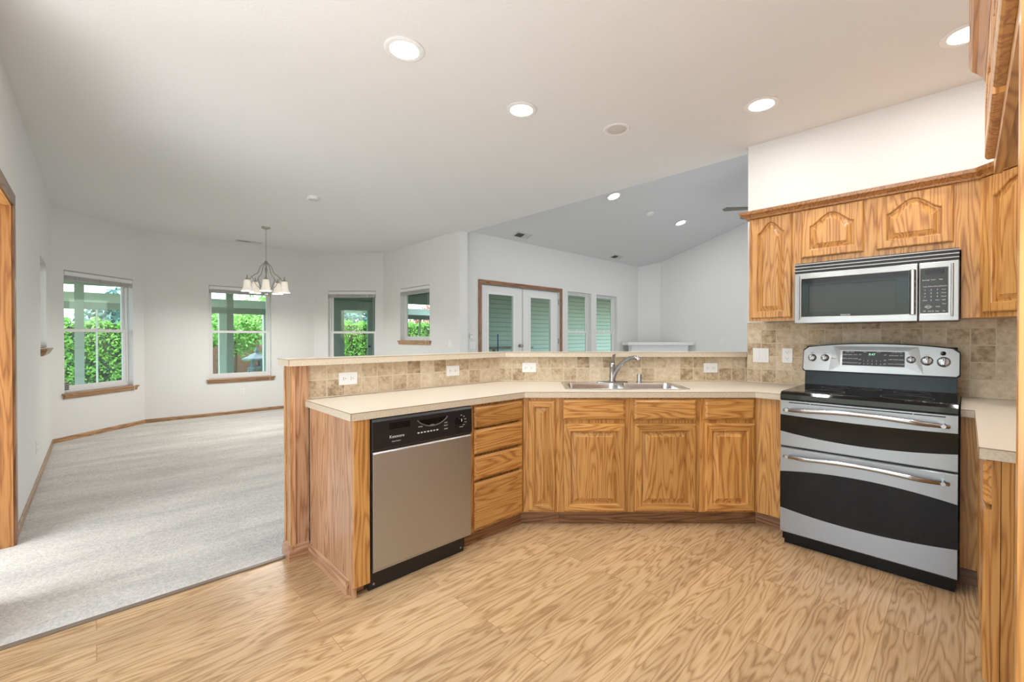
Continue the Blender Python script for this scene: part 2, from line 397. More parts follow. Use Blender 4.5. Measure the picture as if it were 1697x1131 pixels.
# ------------------------------------------------------------------ mesh helpers
class MB:
    def __init__(self):
        self.bm = bmesh.new()
    def box(self, x0, x1, y0, y1, z0, z1, mi=0):
        v = [self.bm.verts.new((x, y, z)) for x in (x0, x1) for y in (y0, y1) for z in (z0, z1)]
        for q in ((0, 1, 3, 2), (4, 6, 7, 5), (0, 4, 5, 1), (2, 3, 7, 6), (0, 2, 6, 4), (1, 5, 7, 3)):
            f = self.bm.faces.new([v[i] for i in q]); f.material_index = mi
        return self
    def prism(self, pts, z0, z1, holes=(), plane='xy', mi=0, side_mi=None):
        """extrude a polygon (with holes) between two levels; plane xy -> along z, xz -> along y, yz -> along x"""
        if side_mi is None: side_mi = mi
        loops = [list(pts)]+[list(h) for h in holes]
        def mk(p, w):
            if plane == 'xy': return (p[0], p[1], w)
            if plane == 'xz': return (p[0], w, p[1])
            return (w, p[0], p[1])
        flat = [p for lp in loops for p in lp]
        lo = [self.bm.verts.new(mk(p, z0)) for p in flat]
        hi = [self.bm.verts.new(mk(p, z1)) for p in flat]
        tris = tessellate_polygon([[Vector((p[0], p[1], 0)) for p in lp] for lp in loops])
        for t in tris:
            try:
                self.bm.faces.new([lo[i] for i in t]).material_index = mi
                self.bm.faces.new([hi[i] for i in reversed(t)]).material_index = mi
            except ValueError: pass
        k = 0
        for lp in loops:
            n = len(lp)
            for i in range(n):
                a, b = k+i, k+(i+1) % n
                self.bm.faces.new((lo[a], lo[b], hi[b], hi[a])).material_index = side_mi
            k += n
        return self
    def loops(self, loops, cap0=True, cap1=True, closed=True, mi=0):
        """skin a list of equally long point loops"""
        vs = [[self.bm.verts.new(p) for p in lp] for lp in loops]
        n = len(vs[0])
        for a, b in zip(vs, vs[1:]):
            for i in range(n if closed else n-1):
                j = (i+1) % n
                self.bm.faces.new((a[i], a[j], b[j], b[i])).material_index = mi
        if cap0: self.bm.faces.new(list(reversed(vs[0]))).material_index = mi
        if cap1: self.bm.faces.new(vs[-1]).material_index = mi
        return self
    def lathe(self, prof, c=(0, 0, 0), axis='z', n=24, mi=0, cap=True):
        """profile of (radius, height) pairs turned about an axis through c"""
        lps = []
        for r, h in prof:
            lp = []
            for i in range(n):
                a = 2*PI*i/n
                u, v = r*math.cos(a), r*math.sin(a)
                if axis == 'z': lp.append((c[0]+u, c[1]+v, c[2]+h))
                elif axis == 'y': lp.append((c[0]+u, c[1]+h, c[2]+v))
                else: lp.append((c[0]+h, c[1]+u, c[2]+v))
            lps.append(lp)
        return self.loops(lps, cap, cap, mi=mi)
    def tube(self, pts, r, n=10, mi=0):
        P = [Vector(p) for p in pts]
        rs = r if isinstance(r, (list, tuple)) else [r]*len(P)
        lps = []
        up = Vector((0, 0, 1))
        prev = None
        for i, p in enumerate(P):
            d = (P[min(i+1, len(P)-1)]-P[max(i-1, 0)]).normalized()
            ref = prev if prev is not None else (up if abs(d.z) < 0.9 else Vector((1, 0, 0)))
            a = (ref-d*ref.dot(d)).normalized()
            b = d.cross(a)
            prev = a
            lps.append([tuple(p+(a*math.cos(t)+b*math.sin(t))*rs[i]) for t in [2*PI*k/n for k in range(n)]])
        return self.loops(lps, mi=mi)
    def build(self, name, mat, parent=None, smooth=False, bevel=0, loc=None, rz=None):
        bmesh.ops.recalc_face_normals(self.bm, faces=self.bm.faces)
        me = bpy.data.meshes.new(name)
        self.bm.to_mesh(me); self.bm.free()
        for mm in (mat if isinstance(mat, (list, tuple)) else [mat]): me.materials.append(mm)
        o = bpy.data.objects.new(name, me); COL.objects.link(o)
        if parent is not None: o.parent = parent
        if loc is not None: o.location = loc
        if rz is not None: o.rotation_euler = (0, 0, rz)
        if smooth:
            for p in me.polygons: p.use_smooth = True
            md = o.modifiers.new('edges', 'EDGE_SPLIT'); md.split_angle = math.radians(40)
        if bevel:
            md = o.modifiers.new('bevel', 'BEVEL'); md.width = bevel; md.segments = 2
            md.limit_method = 'ANGLE'; md.angle_limit = math.radians(50)
        return o

def tag(o, label=None, cat=None, group=None, kind=None):
    if label: o['label'] = label
    if cat: o['category'] = cat
    if group: o['group'] = group
    if kind: o['kind'] = kind
    return o
def thing(name, label, cat, loc, rz=0.0, group=None, kind=None):
    o = bpy.data.objects.new(name, None); COL.objects.link(o)
    o.empty_display_size = 0.1
    o.location = loc; o.rotation_euler = (0, 0, rz)
    return tag(o, label, cat, group, kind)
def box(name, mat, parent, x0, x1, y0, y1, z0, z1, bevel=0):
    return MB().box(x0, x1, y0, y1, z0, z1).build(name, mat, parent, bevel=bevel)
def copy_tree(o, parent=None):
    c = o.copy(); COL.objects.link(c)
    if parent is not None: c.parent = parent
    for ch in list(o.children): copy_tree(ch, c)
    return c
def text(name, s, size, loc, mat, parent, rot=(PI/2, 0, 0), depth=0.0004, align='CENTER'):
    cu = bpy.data.curves.new(name, 'FONT'); cu.body = s; cu.size = size; cu.extrude = depth
    cu.align_x = align; cu.align_y = 'CENTER'; cu.resolution_u = 2
    t = bpy.data.objects.new(name+'_curve', cu); COL.objects.link(t)
    dg = bpy.context.evaluated_depsgraph_get(); dg.update()
    me = bpy.data.meshes.new_from_object(t.evaluated_get(dg))
    bpy.data.objects.remove(t)
    me.materials.clear(); me.materials.append(mat)
    o = bpy.data.objects.new(name, me); COL.objects.link(o)
    o.parent = parent; o.location = loc; o.rotation_euler = rot
    return o

R0, RD, RR, RB, RL, RA = 0.0, -PI/4, -PI/2, PI, PI/2, PI/4   # facing +y, +x+y, +x, -y, -x, -x+y
H = 2.84
# ------------------------------------------------------------------ room shell
XW, YE = 3.80, 1.275          # kitchen / dining wall line and where it ends
P0, P1, P2, P3 = (-.36, 7.70), (.52, 8.58), (2.89, 8.58), (3.80, 7.67)
YS = -0.665

def struct(o, label=None):
    o['kind'] = 'structure'
    if label: o['label'] = label
    return o
def rect(a, b, c, d): return [(a, c), (b, c), (b, d), (a, d)]
def wall(name, org, rz, length, z0, z1, holes=(), thick=0.14, mat=None, label=None):
    o = MB().prism(rect(0, length, z0, z1), 0, thick, [rect(*h) for h in holes], plane='xz').build(name, mat or WALL_M, loc=(org[0], org[1], 0), rz=rz)
    return struct(o, label)

struct(MB().prism([(-2.4, YS), (3.8, YS), (3.8, 1.33), (2.3, 2.80), (-2.4, 2.80)], -0.1, 0.0).build('floor', FLOOR_M), 'honey oak laminate plank kitchen floor')
struct(MB().prism([(-.36, 2.80), (2.41, 2.80), (3.93, 1.275), (3.93, .5), (9.4, .5), (9.4, 5.5), (3.93, 5.5), (3.93, 7.72), P2[:1]+(8.63,), (.5, 8.63), (-.41, 7.72), (-.41, 4.2), (-1.6, 4.2), (-1.6, 2.80)], -0.1, 0.006).build('floor_carpet', CARPET_M), 'pale grey beige carpet of the dining and living rooms')
struct(MB().prism([(-2.4, YS), (3.93, YS), (3.93, 7.80), (2.95, 8.72), (.46, 8.72), (-.50, 7.76), (-.50, 2.8), (-2.4, 2.8)], H, H+0.12).build('ceiling', CEIL_M), 'flat white kitchen and dining ceiling')
# sloped living room ceiling
sl = lambda y: 2.90+0.30*(5.4-y)
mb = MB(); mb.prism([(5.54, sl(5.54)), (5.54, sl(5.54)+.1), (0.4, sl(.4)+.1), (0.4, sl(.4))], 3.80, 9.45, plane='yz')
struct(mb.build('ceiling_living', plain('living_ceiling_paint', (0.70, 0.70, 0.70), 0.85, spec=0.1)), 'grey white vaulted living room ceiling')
# walls
wall('wall_range', (XW, YE), RR, YE-YS, 0, H)
wall('wall_dining_right', P3, RR, P3[1]-5.27, 0, H, [(P3[1]-7.034, P3[1]-6.09, 1.22, 2.125)])
struct(MB().box(XW+.001, XW+.139, YE, 5.27, H-.001, 5.2).build('wall_above_opening', WALL_M))
struct(MB().box(XW+.001, XW+.139, 0.4, YE, H, 5.2).build('wall_range_upper', WALL_M))
L1 = math.hypot(P1[0]-P0[0], P1[1]-P0[1])
wall('wall_bay_left', P0, RA, L1, 0, H, [(.14, 1.064, .59, 2.105)])
wall('wall_bay_center', P1, R0, P2[0]-P1[0], 0, H, [(1.297-.52, 2.185-.52, .60, 2.115)])
L3 = math.hypot(P3[0]-P2[0], P3[1]-P2[1])
wall('wall_bay_right', P2, RD, L3, 0, H, [(.258, 1.146, .60, 2.137)])
# left wall (local x = world y) with doorway and a window
wall('wall_left', (-.36, 2.80), RL, P0[1]-2.80, 0, H, [(0.45, 1.32, -0.0, 2.10), (3.40, 4.12, 1.17, 2.06)])
# unseen kitchen sides
wall('wall_back', (-2.4, YS), RL, 2.8-YS, 0, H, [(0.5, 3.0, 0.6, 2.3)])
wall('wall_kitchen_left', (-2.4, 2.80), R0, 2.04, 0, H)
wall('wall_right', (3.80, YS), RB, 6.2, 0, H)
# living room
wall('wall_living_back', (3.93, 5.40), R0, 5.4, 0, 2.93,
     [(4.303-3.93, 6.169-3.93, 0.02, 2.125), (6.409-3.93, 7.145-3.93, .35, 2.155), (7.321-3.93, 8.06-3.93, .35, 2.155)])
o = MB().prism([(0.4, 0), (5.4, 0), (5.4, sl(5.4)), (0.4, sl(.4))], 9.30, 9.44, plane='yz').build('wall_living_right', WALL_M); struct(o)
struct(MB().box(3.93, 9.44, 0.36, 0.5, 0, 4.5).build('wall_living_front', WALL_M))
# corner chase, diagonal across the corner of the living room
struct(MB().prism([(8.93, 5.40), (9.30, 5.03), (9.31, 5.41)], 0, 3.1).build('wall_chase', WALL_M), 'narrow white diagonal chase in the living room corner')

def baseboard(name, org, rz, segs, hgt=0.055, mat=OAK_SX):
    mb = MB()
    for a, b in segs:
        mb.prism([(0, 0.0), (-.012, 0.0), (-.012, hgt-.012), (-.004, hgt), (0, hgt)], a, b, plane='yz')
    struct(mb.build(name, mat, loc=(org[0], org[1], 0.006), rz=rz, bevel=0))
baseboard('baseboard_left', (-.36, 2.80), RL, [(0, .36), (1.41, P0[1]-2.80)])
baseboard('baseboard_bay_left', P0, RA, [(0, L1)])
baseboard('baseboard_bay_center', P1, R0, [(0, P2[0]-P1[0])])
baseboard('baseboard_bay_right', P2, RD, [(0, L3)])
baseboard('baseboard_dining_right', P3, RR, [(0, P3[1]-5.27)])
struct(MB().box(-.36, .80, 2.785, 2.815, 0.0, 0.008).build('trim_1', STRIP_M, bevel=.003), 'dark metal strip where carpet meets laminate')

# doorway on the left wall
dr = tag(thing('door_1', 'cased oak doorway opening at the left edge', 'doorway', (-.36, 2.80, 0), RL), kind='structure')
JZ = oak('oak_jamb', 'z', *CR)
box('jamb', JZ, dr, .45, .47, -.006, .146, 0.006, 2.10)
box('jamb', JZ, dr, 1.30, 1.32, -.006, .146, 0.006, 2.10)
box('head_jamb', OAK_X, dr, .45, 1.32, -.006, .146, 2.08, 2.10)
def casing(parent, x0, x1, z0, z1, w=.058, t=.018, matz=OAK_DZ, matx=OAK_DX, bottom=0.006):
    for a, b in ((x0-w, x0), (x1, x1+w)):
        box('casing', matz, parent, a, b, -t, 0, bottom, z1, bevel=.004)
    box('casing', matx, parent, x0-w, x1+w, -t, 0, z1, z1+w, bevel=.004)
casing(dr, .46, 1.31, 0, 2.09, w=.075, matz=OAK_DZ)
# room seen through the doorway: plain side walls
wall('wall_hall', (-1.6, 2.80), RL, 1.5, 0, H)
wall('wall_hall_far', (-1.6, 4.22), R0, 1.24, 0, H)
struct(MB().box(-1.75, -.36, 2.66, 4.4, H, H+.1).build('ceiling_hall', CEIL_M))

# ------------------------------------------------------------------ windows
def window(idx, org, rz, s0, s1, z0, z1, label, rail=1.365, glass=GLASS, sill=True, depth=.075, fw=.038):
    w = tag(thing('window_%d' % idx, label, 'window', (org[0], org[1], 0), rz), kind='structure')
    d0, d1 = depth, .14
    mb = MB(); mb.prism(rect(s0, s1, z0, z1), d0, d1, [rect(s0+fw*.6, s1-fw*.6, z0+fw, z1-fw*.6)], plane='xz')
    mb.build('frame', WHITE, w, bevel=.003)
    a0, a1 = s0+fw*.6, s1-fw*.6; b0, b1 = z0+fw, z1-fw*.6
    sw = .032
    if rail:
        up = MB().prism(rect(a0, a1, rail-.02, b1), d0+.035, d0+.055, [rect(a0+sw, a1-sw, rail+.018, b1-sw)], plane='xz').build('sash', WHITE, w, bevel=.002)
        lo = MB().prism(rect(a0, a1, b0, rail+.02), d0+.010, d0+.034, [rect(a0+sw+.008, a1-sw-.008, b0+sw+.01, rail-.018)], plane='xz').build('sash', WHITE, w, bevel=.002)
        box('pane', glass, up, a0+sw, a1-sw, d0+.044, d0+.047, rail+.018, b1-sw)
        box('pane', glass, lo, a0+sw+.008, a1-sw-.008, d0+.02, d0+.023, b0+sw+.01, rail-.018)
        box('latch', WHITE_PL, lo, (a0+a1)/2-.03, (a0+a1)/2+.03, d0+.012, d0+.03, rail+.02, rail+.034)
    else:
        sh = MB().prism(rect(a0, a1, b0, b1), d0+.020, d0+.045, [rect(a0+sw, a1-sw, b0+sw, b1-sw)], plane='xz').build('sash', WHITE, w, bevel=.002)
        box('pane', glass, sh, a0+sw, a1-sw, d0+.03, d0+.033, b0+sw, b1-sw)
    if sill:
        mb = MB()
        mb.box(s0-.035, s1+.05, -.045, -.0005, z0-.02, z0-.002)
        mb.box(s0+.0005, s1-.0005, -.001, d0-.001, z0+.0005, z0+.004)
        mb.prism([(-.042, z0-.02), (-.032, z0-.045), (-.016, z0-.07), (-.0005, z0-.07), (-.0005, z0-.02)], s0-.02, s1+.035, plane='yz')
        mb.build('sill', OAK_SX, w, bevel=.002)
    return w
def blind(org, rz, s0, s1, z1, label, group, cord=1.2, side=1):
    b = thing('window_blind', label, 'window blind', (org[0], org[1], 0), rz, group)
    box('headrail', GREY_MET, b, s0+.004, s1-.004, .004, .045, z1-.022, z1-.002, bevel=.002)
    box('valance', WHITE_PL, b, s0+.006, s1-.006, .0, .006, z1-.062, z1-.016)
    mb = MB()
    for i in range(9):
        zz = z1-.068-i*.0046
        mb.box(s0+.012, s1-.012, .010, .036, zz-.0012, zz+.0012)
    mb.build('slats', BLINDS, b)
    box('bottom_rail', GREY_MET, b, s0+.012, s1-.012, .008, .038, z1-.122, z1-.108, bevel=.002)
    for f in (.18, .5, .82):
        box('clip', GREY_MET, b, s0+(s1-s0)*f-.008, s0+(s1-s0)*f+.008, .004, .009, z1-.12, z1-.066)
    x = s1-.05 if side > 0 else s0+.05
    mb = MB().tube([(x, .006, z1-.06), (x+.004, .004, z1-.5*cord), (x+.012, -.048, z1-cord), (x+.014, -.05, z1-cord-.22)], .0016, 6)
    mb.lathe([(.004, 0), (.006, -.02), (.003, -.03)], (x+.014, -.05, z1-cord-.22), n=8)
    mb.build('pull_cord', WHITE_PL, b)
    return b
window(1, P0, RA, .14, 1.064, .59, 2.105, 'single hung white window at the far left of the dining bay')
blind(P0, RA, .14, 1.064, 2.105, 'raised mini blind stacked atop the leftmost dining bay window', 'raised mini blinds', 1.35)
window(2, P1, R0, .777, 1.665, .60, 2.115, 'single hung white window behind the chandelier')
blind(P1, R0, .777, 1.665, 2.115, 'raised mini blind stacked atop the window behind the chandelier', 'raised mini blinds', 1.35)
window(3, P2, RD, .258, 1.146, .60, 2.137, 'single hung white window behind the end of the raised bar')
blind(P2, RD, .258, 1.146, 2.137, 'raised mini blind atop the window behind the raised bar end', 'raised mini blinds', 1.2)
window(4, P3, RR, P3[1]-7.034, P3[1]-6.09, 1.22, 2.125, 'small high white window nearest the living room opening', rail=None)
blind(P3, RR, P3[1]-7.034, P3[1]-6.09, 2.125, 'raised mini blind atop the small high dining window', 'raised mini blinds', .78)
window(5, (-.36, 2.80), RL, 3.40, 4.12, 1.17, 2.06, 'narrow window seen edge on along the left wall', rail=None)
window(6, (-2.4, YS), RL, .5, 3.0, .6, 2.3, 'added unseen window behind the viewer that lets daylight in', rail=None)  # unseen window, added to bring daylight into the kitchen
window(7, (3.93, 5.40), R0, 6.409-3.93, 7.145-3.93, .35, 2.155, 'narrow living room window just right of the french doors', rail=1.375, sill=False)
window(8, (3.93, 5.40), R0, 7.321-3.93, 8.06-3.93, .35, 2.155, 'narrow living room window nearest the corner chase', rail=1.375, sill=False)

# french doors
fd = tag(thing('door_2', 'pair of white glazed french doors with brown casing', 'door', (3.93, 5.40, 0), R0), kind='structure')
casing(fd, 4.303-3.93, 6.169-3.93, 0, 2.122, w=.062, t=.02)
for k, (a, b, g0, g1) in enumerate(((4.315, 5.225, 4.471, 5.016), (5.235, 6.157, 5.42, 5.955))):
    a, b, g0, g1 = a-3.93, b-3.93, g0-3.93, g1-3.93
    lf = MB().prism(rect(a, b, .02, 2.11), .03, .075, [rect(g0, g1, .28, 1.975)], plane='xz').build('door_leaf', WHITE, fd, bevel=.003)
    MB().prism(rect(g0-.03, g1+.03, .25, 2.005), .02, .03, [rect(g0+.004, g1-.004, .284, 1.971)], plane='xz').build('glazing_bead', WHITE_PL, lf, bevel=.003)
    box('pane', GLASS, lf, g0, g1, .05, .054, .28, 1.975)
box('astragal', VENT_L, fd, 5.22-3.93, 5.24-3.93, .018, .03, .02, 2.11)
MB().lathe([(.03, .0), (.03, -.008), (.012, -.012), (.012, -.04), (.028, -.05), (.03, -.065), (.018, -.078)], (5.165-3.93, .03, 1.13), axis='y', n=16).build('door_knob', NICKEL, fd, smooth=True)
for z in (.3, 1.15, 1.88):
    box('hinge', NICKEL, fd, 6.158-3.93, 6.172-3.93, .012, .03, z, z+.1)

# fireplace mantel in the living room corner (local x along the diagonal)
mt = thing('fireplace_mantel', 'white boxed fireplace mantel shelf across the living room corner', 'mantel', (6.65, 6.65, 0), RD)
# plan points in the diagonal frame: s along, n depth; face at n ~ 0
MB().prism([(2.00, .12), (2.10, .0), (3.50, .0), (3.60, .12), (3.42, .36), (2.17, .36)], 1.10, 1.165).build('shelf', WHITE, mt, bevel=.006)
MB().prism([(2.14, .14), (2.20, .06), (3.40, .06), (3.46, .14), (3.34, .36), (2.25, .36)], 0.0, 1.10).build('surround', WHITE, mt, bevel=.004)

# ------------------------------------------------------------------ cabinetry
def panel_door(parent, x0, x1, z0, z1, y=0.0, t=.02, rail=.048, arch=0.0, top_rail=None, mat=OAK_Z, name='door', yf=None):
    """raised panel door, front face at y-t; optional cathedral arch; outer lip and raised field"""
    N = 18
    tr = top_rail if top_rail is not None else rail
    def outline(ox, oz, d, yy, outer=False, inset=0.0):
        if outer:
            a0, a1, c0, c1 = x0+inset, x1-inset, z0+inset, z1-inset
            pts = [(a0, yy, c0), (a1, yy, c0)]
            pts += [(a1+(a0-a1)*i/N, yy, c1) for i in range(N+1)]
            return pts
        a0, a1 = x0+rail+d, x1-rail-d
        c0 = z0+rail+d
        low = z1-tr-arch-d
        pts = [(a0, yy, c0), (a1, yy, c0)]
        for i in range(N+1):
            u = 1-2*i/N
            q = max(-1, min(1, u*1.05))
            f = 0.5+0.5*math.cos(PI*abs(q))
            f = f**0.72 if f > 0 else 0
            pts.append((a1+(a0-a1)*i/N, yy, low+arch*f))
        return pts
    F = y-t
    L = [outline(0, 0, 0, y, True), outline(0, 0, 0, F+.007, True), outline(0, 0, 0, F+.002, True, .004), outline(0, 0, 0, F, True, .009),
         outline(0, 0, 0, F), outline(0, 0, .004, F+.003), outline(0, 0, .007, F+.0145), outline(0, 0, .013, F+.015),
         outline(0, 0, .040, F+.0035), outline(0, 0, .0415, F+.0015)]
    mb = MB().loops(L)
    if arch == 0 and mat is OAK_Z:
        for f in mb.bm.faces:
            zs = [v.co.z for v in f.verts]; xs = [v.co.x for v in f.verts]
            c = f.calc_center_median()
            if len(f.verts) == 4 and (c.z > z1-tr-.004 or c.z < z0+rail+.004) and x0+rail*.75 < c.x < x1-rail*.75: f.material_index = 1
    return mb.build(name, [mat, OAK_X], parent)
def slab_front(parent, x0, x1, z0, z1, y=0.0, t=.02, mat=OAK_X, name='drawer_front'):
    def rc(i, yy): return [(x0+i, yy, z0+i), (x1-i, yy, z0+i), (x1-i, yy, z1-i), (x0+i, yy, z1-i)]
    F = y-t
    return MB().loops([rc(0, y), rc(0, F+.009), rc(.003, F+.007), rc(.012, F+.001), rc(.014, F)]).build(name, mat, parent)

# --- dishwasher run: faces -y at y = 2.12, body behind
FY = 2.12
t = thing('end_panel', 'wooden end panel with front stile at the left of the dishwasher', 'cabinet', (.888, FY, 0))
box('side_panel', OAK_PZ, t, .002, .018, -.004, .60, .0, .876)
box('stile', OAK_Z, t, .0, .080, -.020, -.003, .055, .876, bevel=.002)
mb = MB().prism([(0, 0), (-.012, 0), (-.012, .045), (-.007, .062), (-.004, .075), (0, .078)], -.01, .60, plane='xz')
mb2 = MB()
mb2.prism([(.0015, 0), (-.012, 0), (-.012, .04), (-.006, .056), (-.008, .064), (.0015, .074)], .045, .60, plane='xz')
mb2.prism([(.056, 0), (.0455, 0), (.0455, .0396), (.0496, .0556), (.048, .0636), (.056, .070)], -.0114, .075, plane='yz')
mb.bm.free()
mb2.build('base_moulding', OAK_PY, t)

# --- pony wall, raised bar
struct(MB().prism([(.81, 2.76), (2.384, 2.76), (3.867, 1.277), (3.93, 1.277), (3.93, 1.327), (2.417, 2.84), (.81, 2.84)], 0, 1.118).build('wall_peninsula', WALL_M), 'low wall behind the counter that carries the raised bar')
t = thing('bar_end_post', 'reddish oak end post under the left end of the raised bar', 'post', (.795, 2.735, 0))
box('end_cap', OAK_PZ, t, 0, .014, .004, .115, 0.0, 1.118)
box('corner_stile', OAK_PZ, t, .0, .022, -.006, .006, 0.0, 1.118, bevel=.002)
box('front_panel', OAK_PZ, t, .022, .094, -.001, .012, 0.0, 1.118)
box('end_stile', OAK_Z, t, -.006, 0, .088, .115, 0.0, 1.118)
box('end_stile', OAK_Z, t, -.006, 0, -.006, .022, 0.0, 1.118)
mb = MB()
mb.prism([(0.0, 0), (-.018, 0), (-.018, .05), (-.010, .066), (-.012, .074), (0.0, .088)], -.018, .118, plane='xz')
mb.prism([(.0, 0.0), (-.0174, 0), (-.0174, .0496), (-.0096, .0656), (-.0116, .0736), (0.0, .0876)], -.0172, .094, plane='yz')
mb.build('base_moulding', OAK_PX, t)

def worktop(name, pts, z0, z1, label, holes=(), parts=None, cat='worktop'):
    t = thing(name, label, cat, (pts[0][0], pts[0][1], z0))
    ox, oy = pts[0]
    q = [(a-ox, b-oy) for a, b in pts]; hh = [[(a-ox, b-oy) for a, b in h] for h in holes]
    MB().prism(q, 0, z1-z0, hh, side_mi=1).build('slab', [COUNTER_T, COUNTER_E], t)
    return t, q
bar_pts = [(.765, 2.67), (2.38, 2.67), (3.775, 1.275), (3.96, 1.275), (3.96, 1.387), (2.467, 2.88), (.765, 2.88)]
t, q = worktop('bar_counter', bar_pts, 1.119, 1.157, 'cream laminate raised bar ledge above the tiled backsplash', cat='counter')
def edge_lines(t, q, idx, z, vert=(), zb=-.038):
    mb = MB()
    for i in idx:
        a, b = Vector(q[i]), Vector(q[i+1])
        d = (b-a).normalized(); n = Vector((d.y, -d.x))*.0008
        mb.loops([[(a.x+n.x, a.y+n.y, z-.0028), (b.x+n.x, b.y+n.y, z-.0028), (b.x+n.x, b.y+n.y, z+.0002), (a.x+n.x, a.y+n.y, z+.0002)],
                  [(a.x-n.x, a.y-n.y, z-.0028), (b.x-n.x, b.y-n.y, z-.0028), (b.x-n.x, b.y-n.y, z+.0002), (a.x-n.x, a.y-n.y, z+.0002)]])
    for i in vert:
        x, y = q[i]
        mb.box(x-.0012, x+.0012, y-.0012, y+.0012, z+zb, z)
    mb.build('edge_seam', EDGE_LINE, t)
edge_lines(t, q+[q[0]], [6, 0, 1], .038, vert=[0])

# --- main countertop with a sink cut-out (sink frame: origin on the diagonal)
def diag(s, n, c=4.17):   # point at s along the diagonal run, n behind its face plane
    a = (c+n*S2)/2; return (a+s/S2, a-s/S2)
sink_hole = [diag(.27, .115), diag(1.10, .115), diag(1.10, .50), diag(.27, .50)]
ct_pts = [(.870, 2.092), (2.038, 2.092), (3.130, 1.000), (3.130, .815), (3.79, .815), (3.79, 1.274), (3.852, 1.274), (2.378, 2.748), (.870, 2.748)]
t, q = worktop('countertop', ct_pts, .876, .914, 'long cream laminate countertop from the dishwasher around to the range', [sink_hole])
edge_lines(t, q+[q[0]], [8, 0, 1, 2], .038, vert=[0])
rc_pts = [(3.130, .020), (3.130, -.030), (2.100, -.030), (2.100, YS+.002), (3.79, YS+.002), (3.79, .020)]
t, q = worktop('countertop', rc_pts, .876, .914, 'short cream laminate countertop right of the range')
edge_lines(t, [q[0], q[1], q[2], q[3]], [0, 1, 2], .038, vert=[2])

# --- backsplash
def backsplash(name, org, rz, length, z0, z1, label):
    o = MB().box(0, length, 0, .009, z0-.8155, z1-.8155).build(name, TILE_M, loc=(org[0], org[1], .8155), rz=rz)
    return tag(o, label, 'backsplash')
backsplash('tile_backsplash', (.890, 2.750), R0, 2.380-.890, .915, 1.118, 'tan travertine backsplash strip behind the dishwasher counter')
backsplash('tile_backsplash', (2.380, 2.750), RD, 2.084, .915, 1.118, 'tan travertine backsplash strip behind the sink')
backsplash('tile_backsplash', (3.789, YE-.001), RR, YE-YS-.01, .915, 1.398, 'brown travertine backsplash behind the range and under the microwave')

# --- drawer base
t = thing('base_cabinet', 'oak four drawer base cabinet right of the dishwasher', 'cabinet', (1.592, FY, 0))
MB().box(.0, .45, .02, .55, .10, .872).build('carcass', OAK_Z, t)
MB().prism(rect(.0, .455, .094, .872), 0, .019, [rect(.05, .42, .12, .84)], plane='xz').build('face_frame', OAK_Z, t)
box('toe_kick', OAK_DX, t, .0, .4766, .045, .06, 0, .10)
for z0, z1 in ((.731, .858), (.570, .716), (.412, .551), (.107, .394)):
    slab_front(t, .033, .438, z0, z1, name='drawer')
# --- diagonal run (local x = s, local y = depth behind face)
DO = diag(0, 0)
def dcab(label, s0, s1, doors, drawers, stile0=None):
    t = thing('base_cabinet', label, 'cabinet', (*diag(s0, 0), 0), RD)
    w = s1-s0
    box('carcass', OAK_Z, t, .004, w-.004, .02, .10, .10, .872)
    hol = [rect(a-s0+.02, b-s0-.02, z0+.02, z1-.02) for a, b, z0, z1 in doors+drawers]
    MB().prism(rect(.0, w, .096, .874), 0, .019, hol, plane='xz').build('face_frame', OAK_Z, t)
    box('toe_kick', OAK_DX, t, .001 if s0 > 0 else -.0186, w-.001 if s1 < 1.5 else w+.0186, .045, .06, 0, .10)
    for a, b, z0, z1 in doors:
        panel_door(t, a-s0, b-s0, z0, z1, rail=.038 if b-a < .2 else .046)
    for a, b, z0, z1 in drawers:
        slab_front(t, a-s0, b-s0, z0, z1, name='drawer_front')
    return t
dcab('narrow tall door oak base cabinet left of the sink cabinet', -.0495, .195, [(-.014, .168, .108, .853)], [])
dcab('wide oak sink base cabinet with two doors under two false drawers', .195, 1.145,
     [(.222, .637, .108, .697), (.700, 1.116, .108, .697)], [(.222, .637, .726, .862), (.700, 1.116, .726, .862)])
dcab('oak base cabinet with one door and drawer right of the sink', 1.145, 1.530, [(1.176, 1.510, .108, .699)], [(1.176, 1.510, .726, .866)])
# filler faces beside the range
t = thing('cabinet_filler', 'plain oak filler panel between sink run and left side of range', 'cabinet', (3.167, 1.003, 0), RR)
box('panel', OAK_Z, t, .0, .185, 0, .018, .096, .874)
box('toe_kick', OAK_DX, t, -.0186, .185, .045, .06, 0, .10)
t = thing('cabinet_filler', 'plain oak filler panel just right of the range', 'cabinet', (3.155, .020, 0), RR)
box('panel', OAK_Z, t, .0, .085, 0, .018, .096, .874)
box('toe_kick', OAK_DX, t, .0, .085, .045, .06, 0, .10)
# right base cabinet, faces +y; its end faces the camera
t = thing('base_cabinet', 'oak base cabinet under the short right counter, seen from its end', 'cabinet', (3.135, -.062, 0), RB)
box('carcass', OAK_Z, t, .02, .99, .02, .595, .10, .872)
box('end_panel', OAK_Z, t, .992, 1.008, .022, .598, .0, .874)
MB().prism(rect(.02, 1.008, .096, .874), 0, .020, [rect(.08, .49, .13, .84), rect(.53, .96, .13, .84)], plane='xz').build('face_frame', OAK_Z, t)
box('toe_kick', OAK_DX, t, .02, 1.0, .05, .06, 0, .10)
for a, b in ((.055, .505), (.52, .985)):
    panel_door(t, a, b, .104, .697, y=-.0)
    slab_front(t, a, b, .715, .866, name='drawer_front')

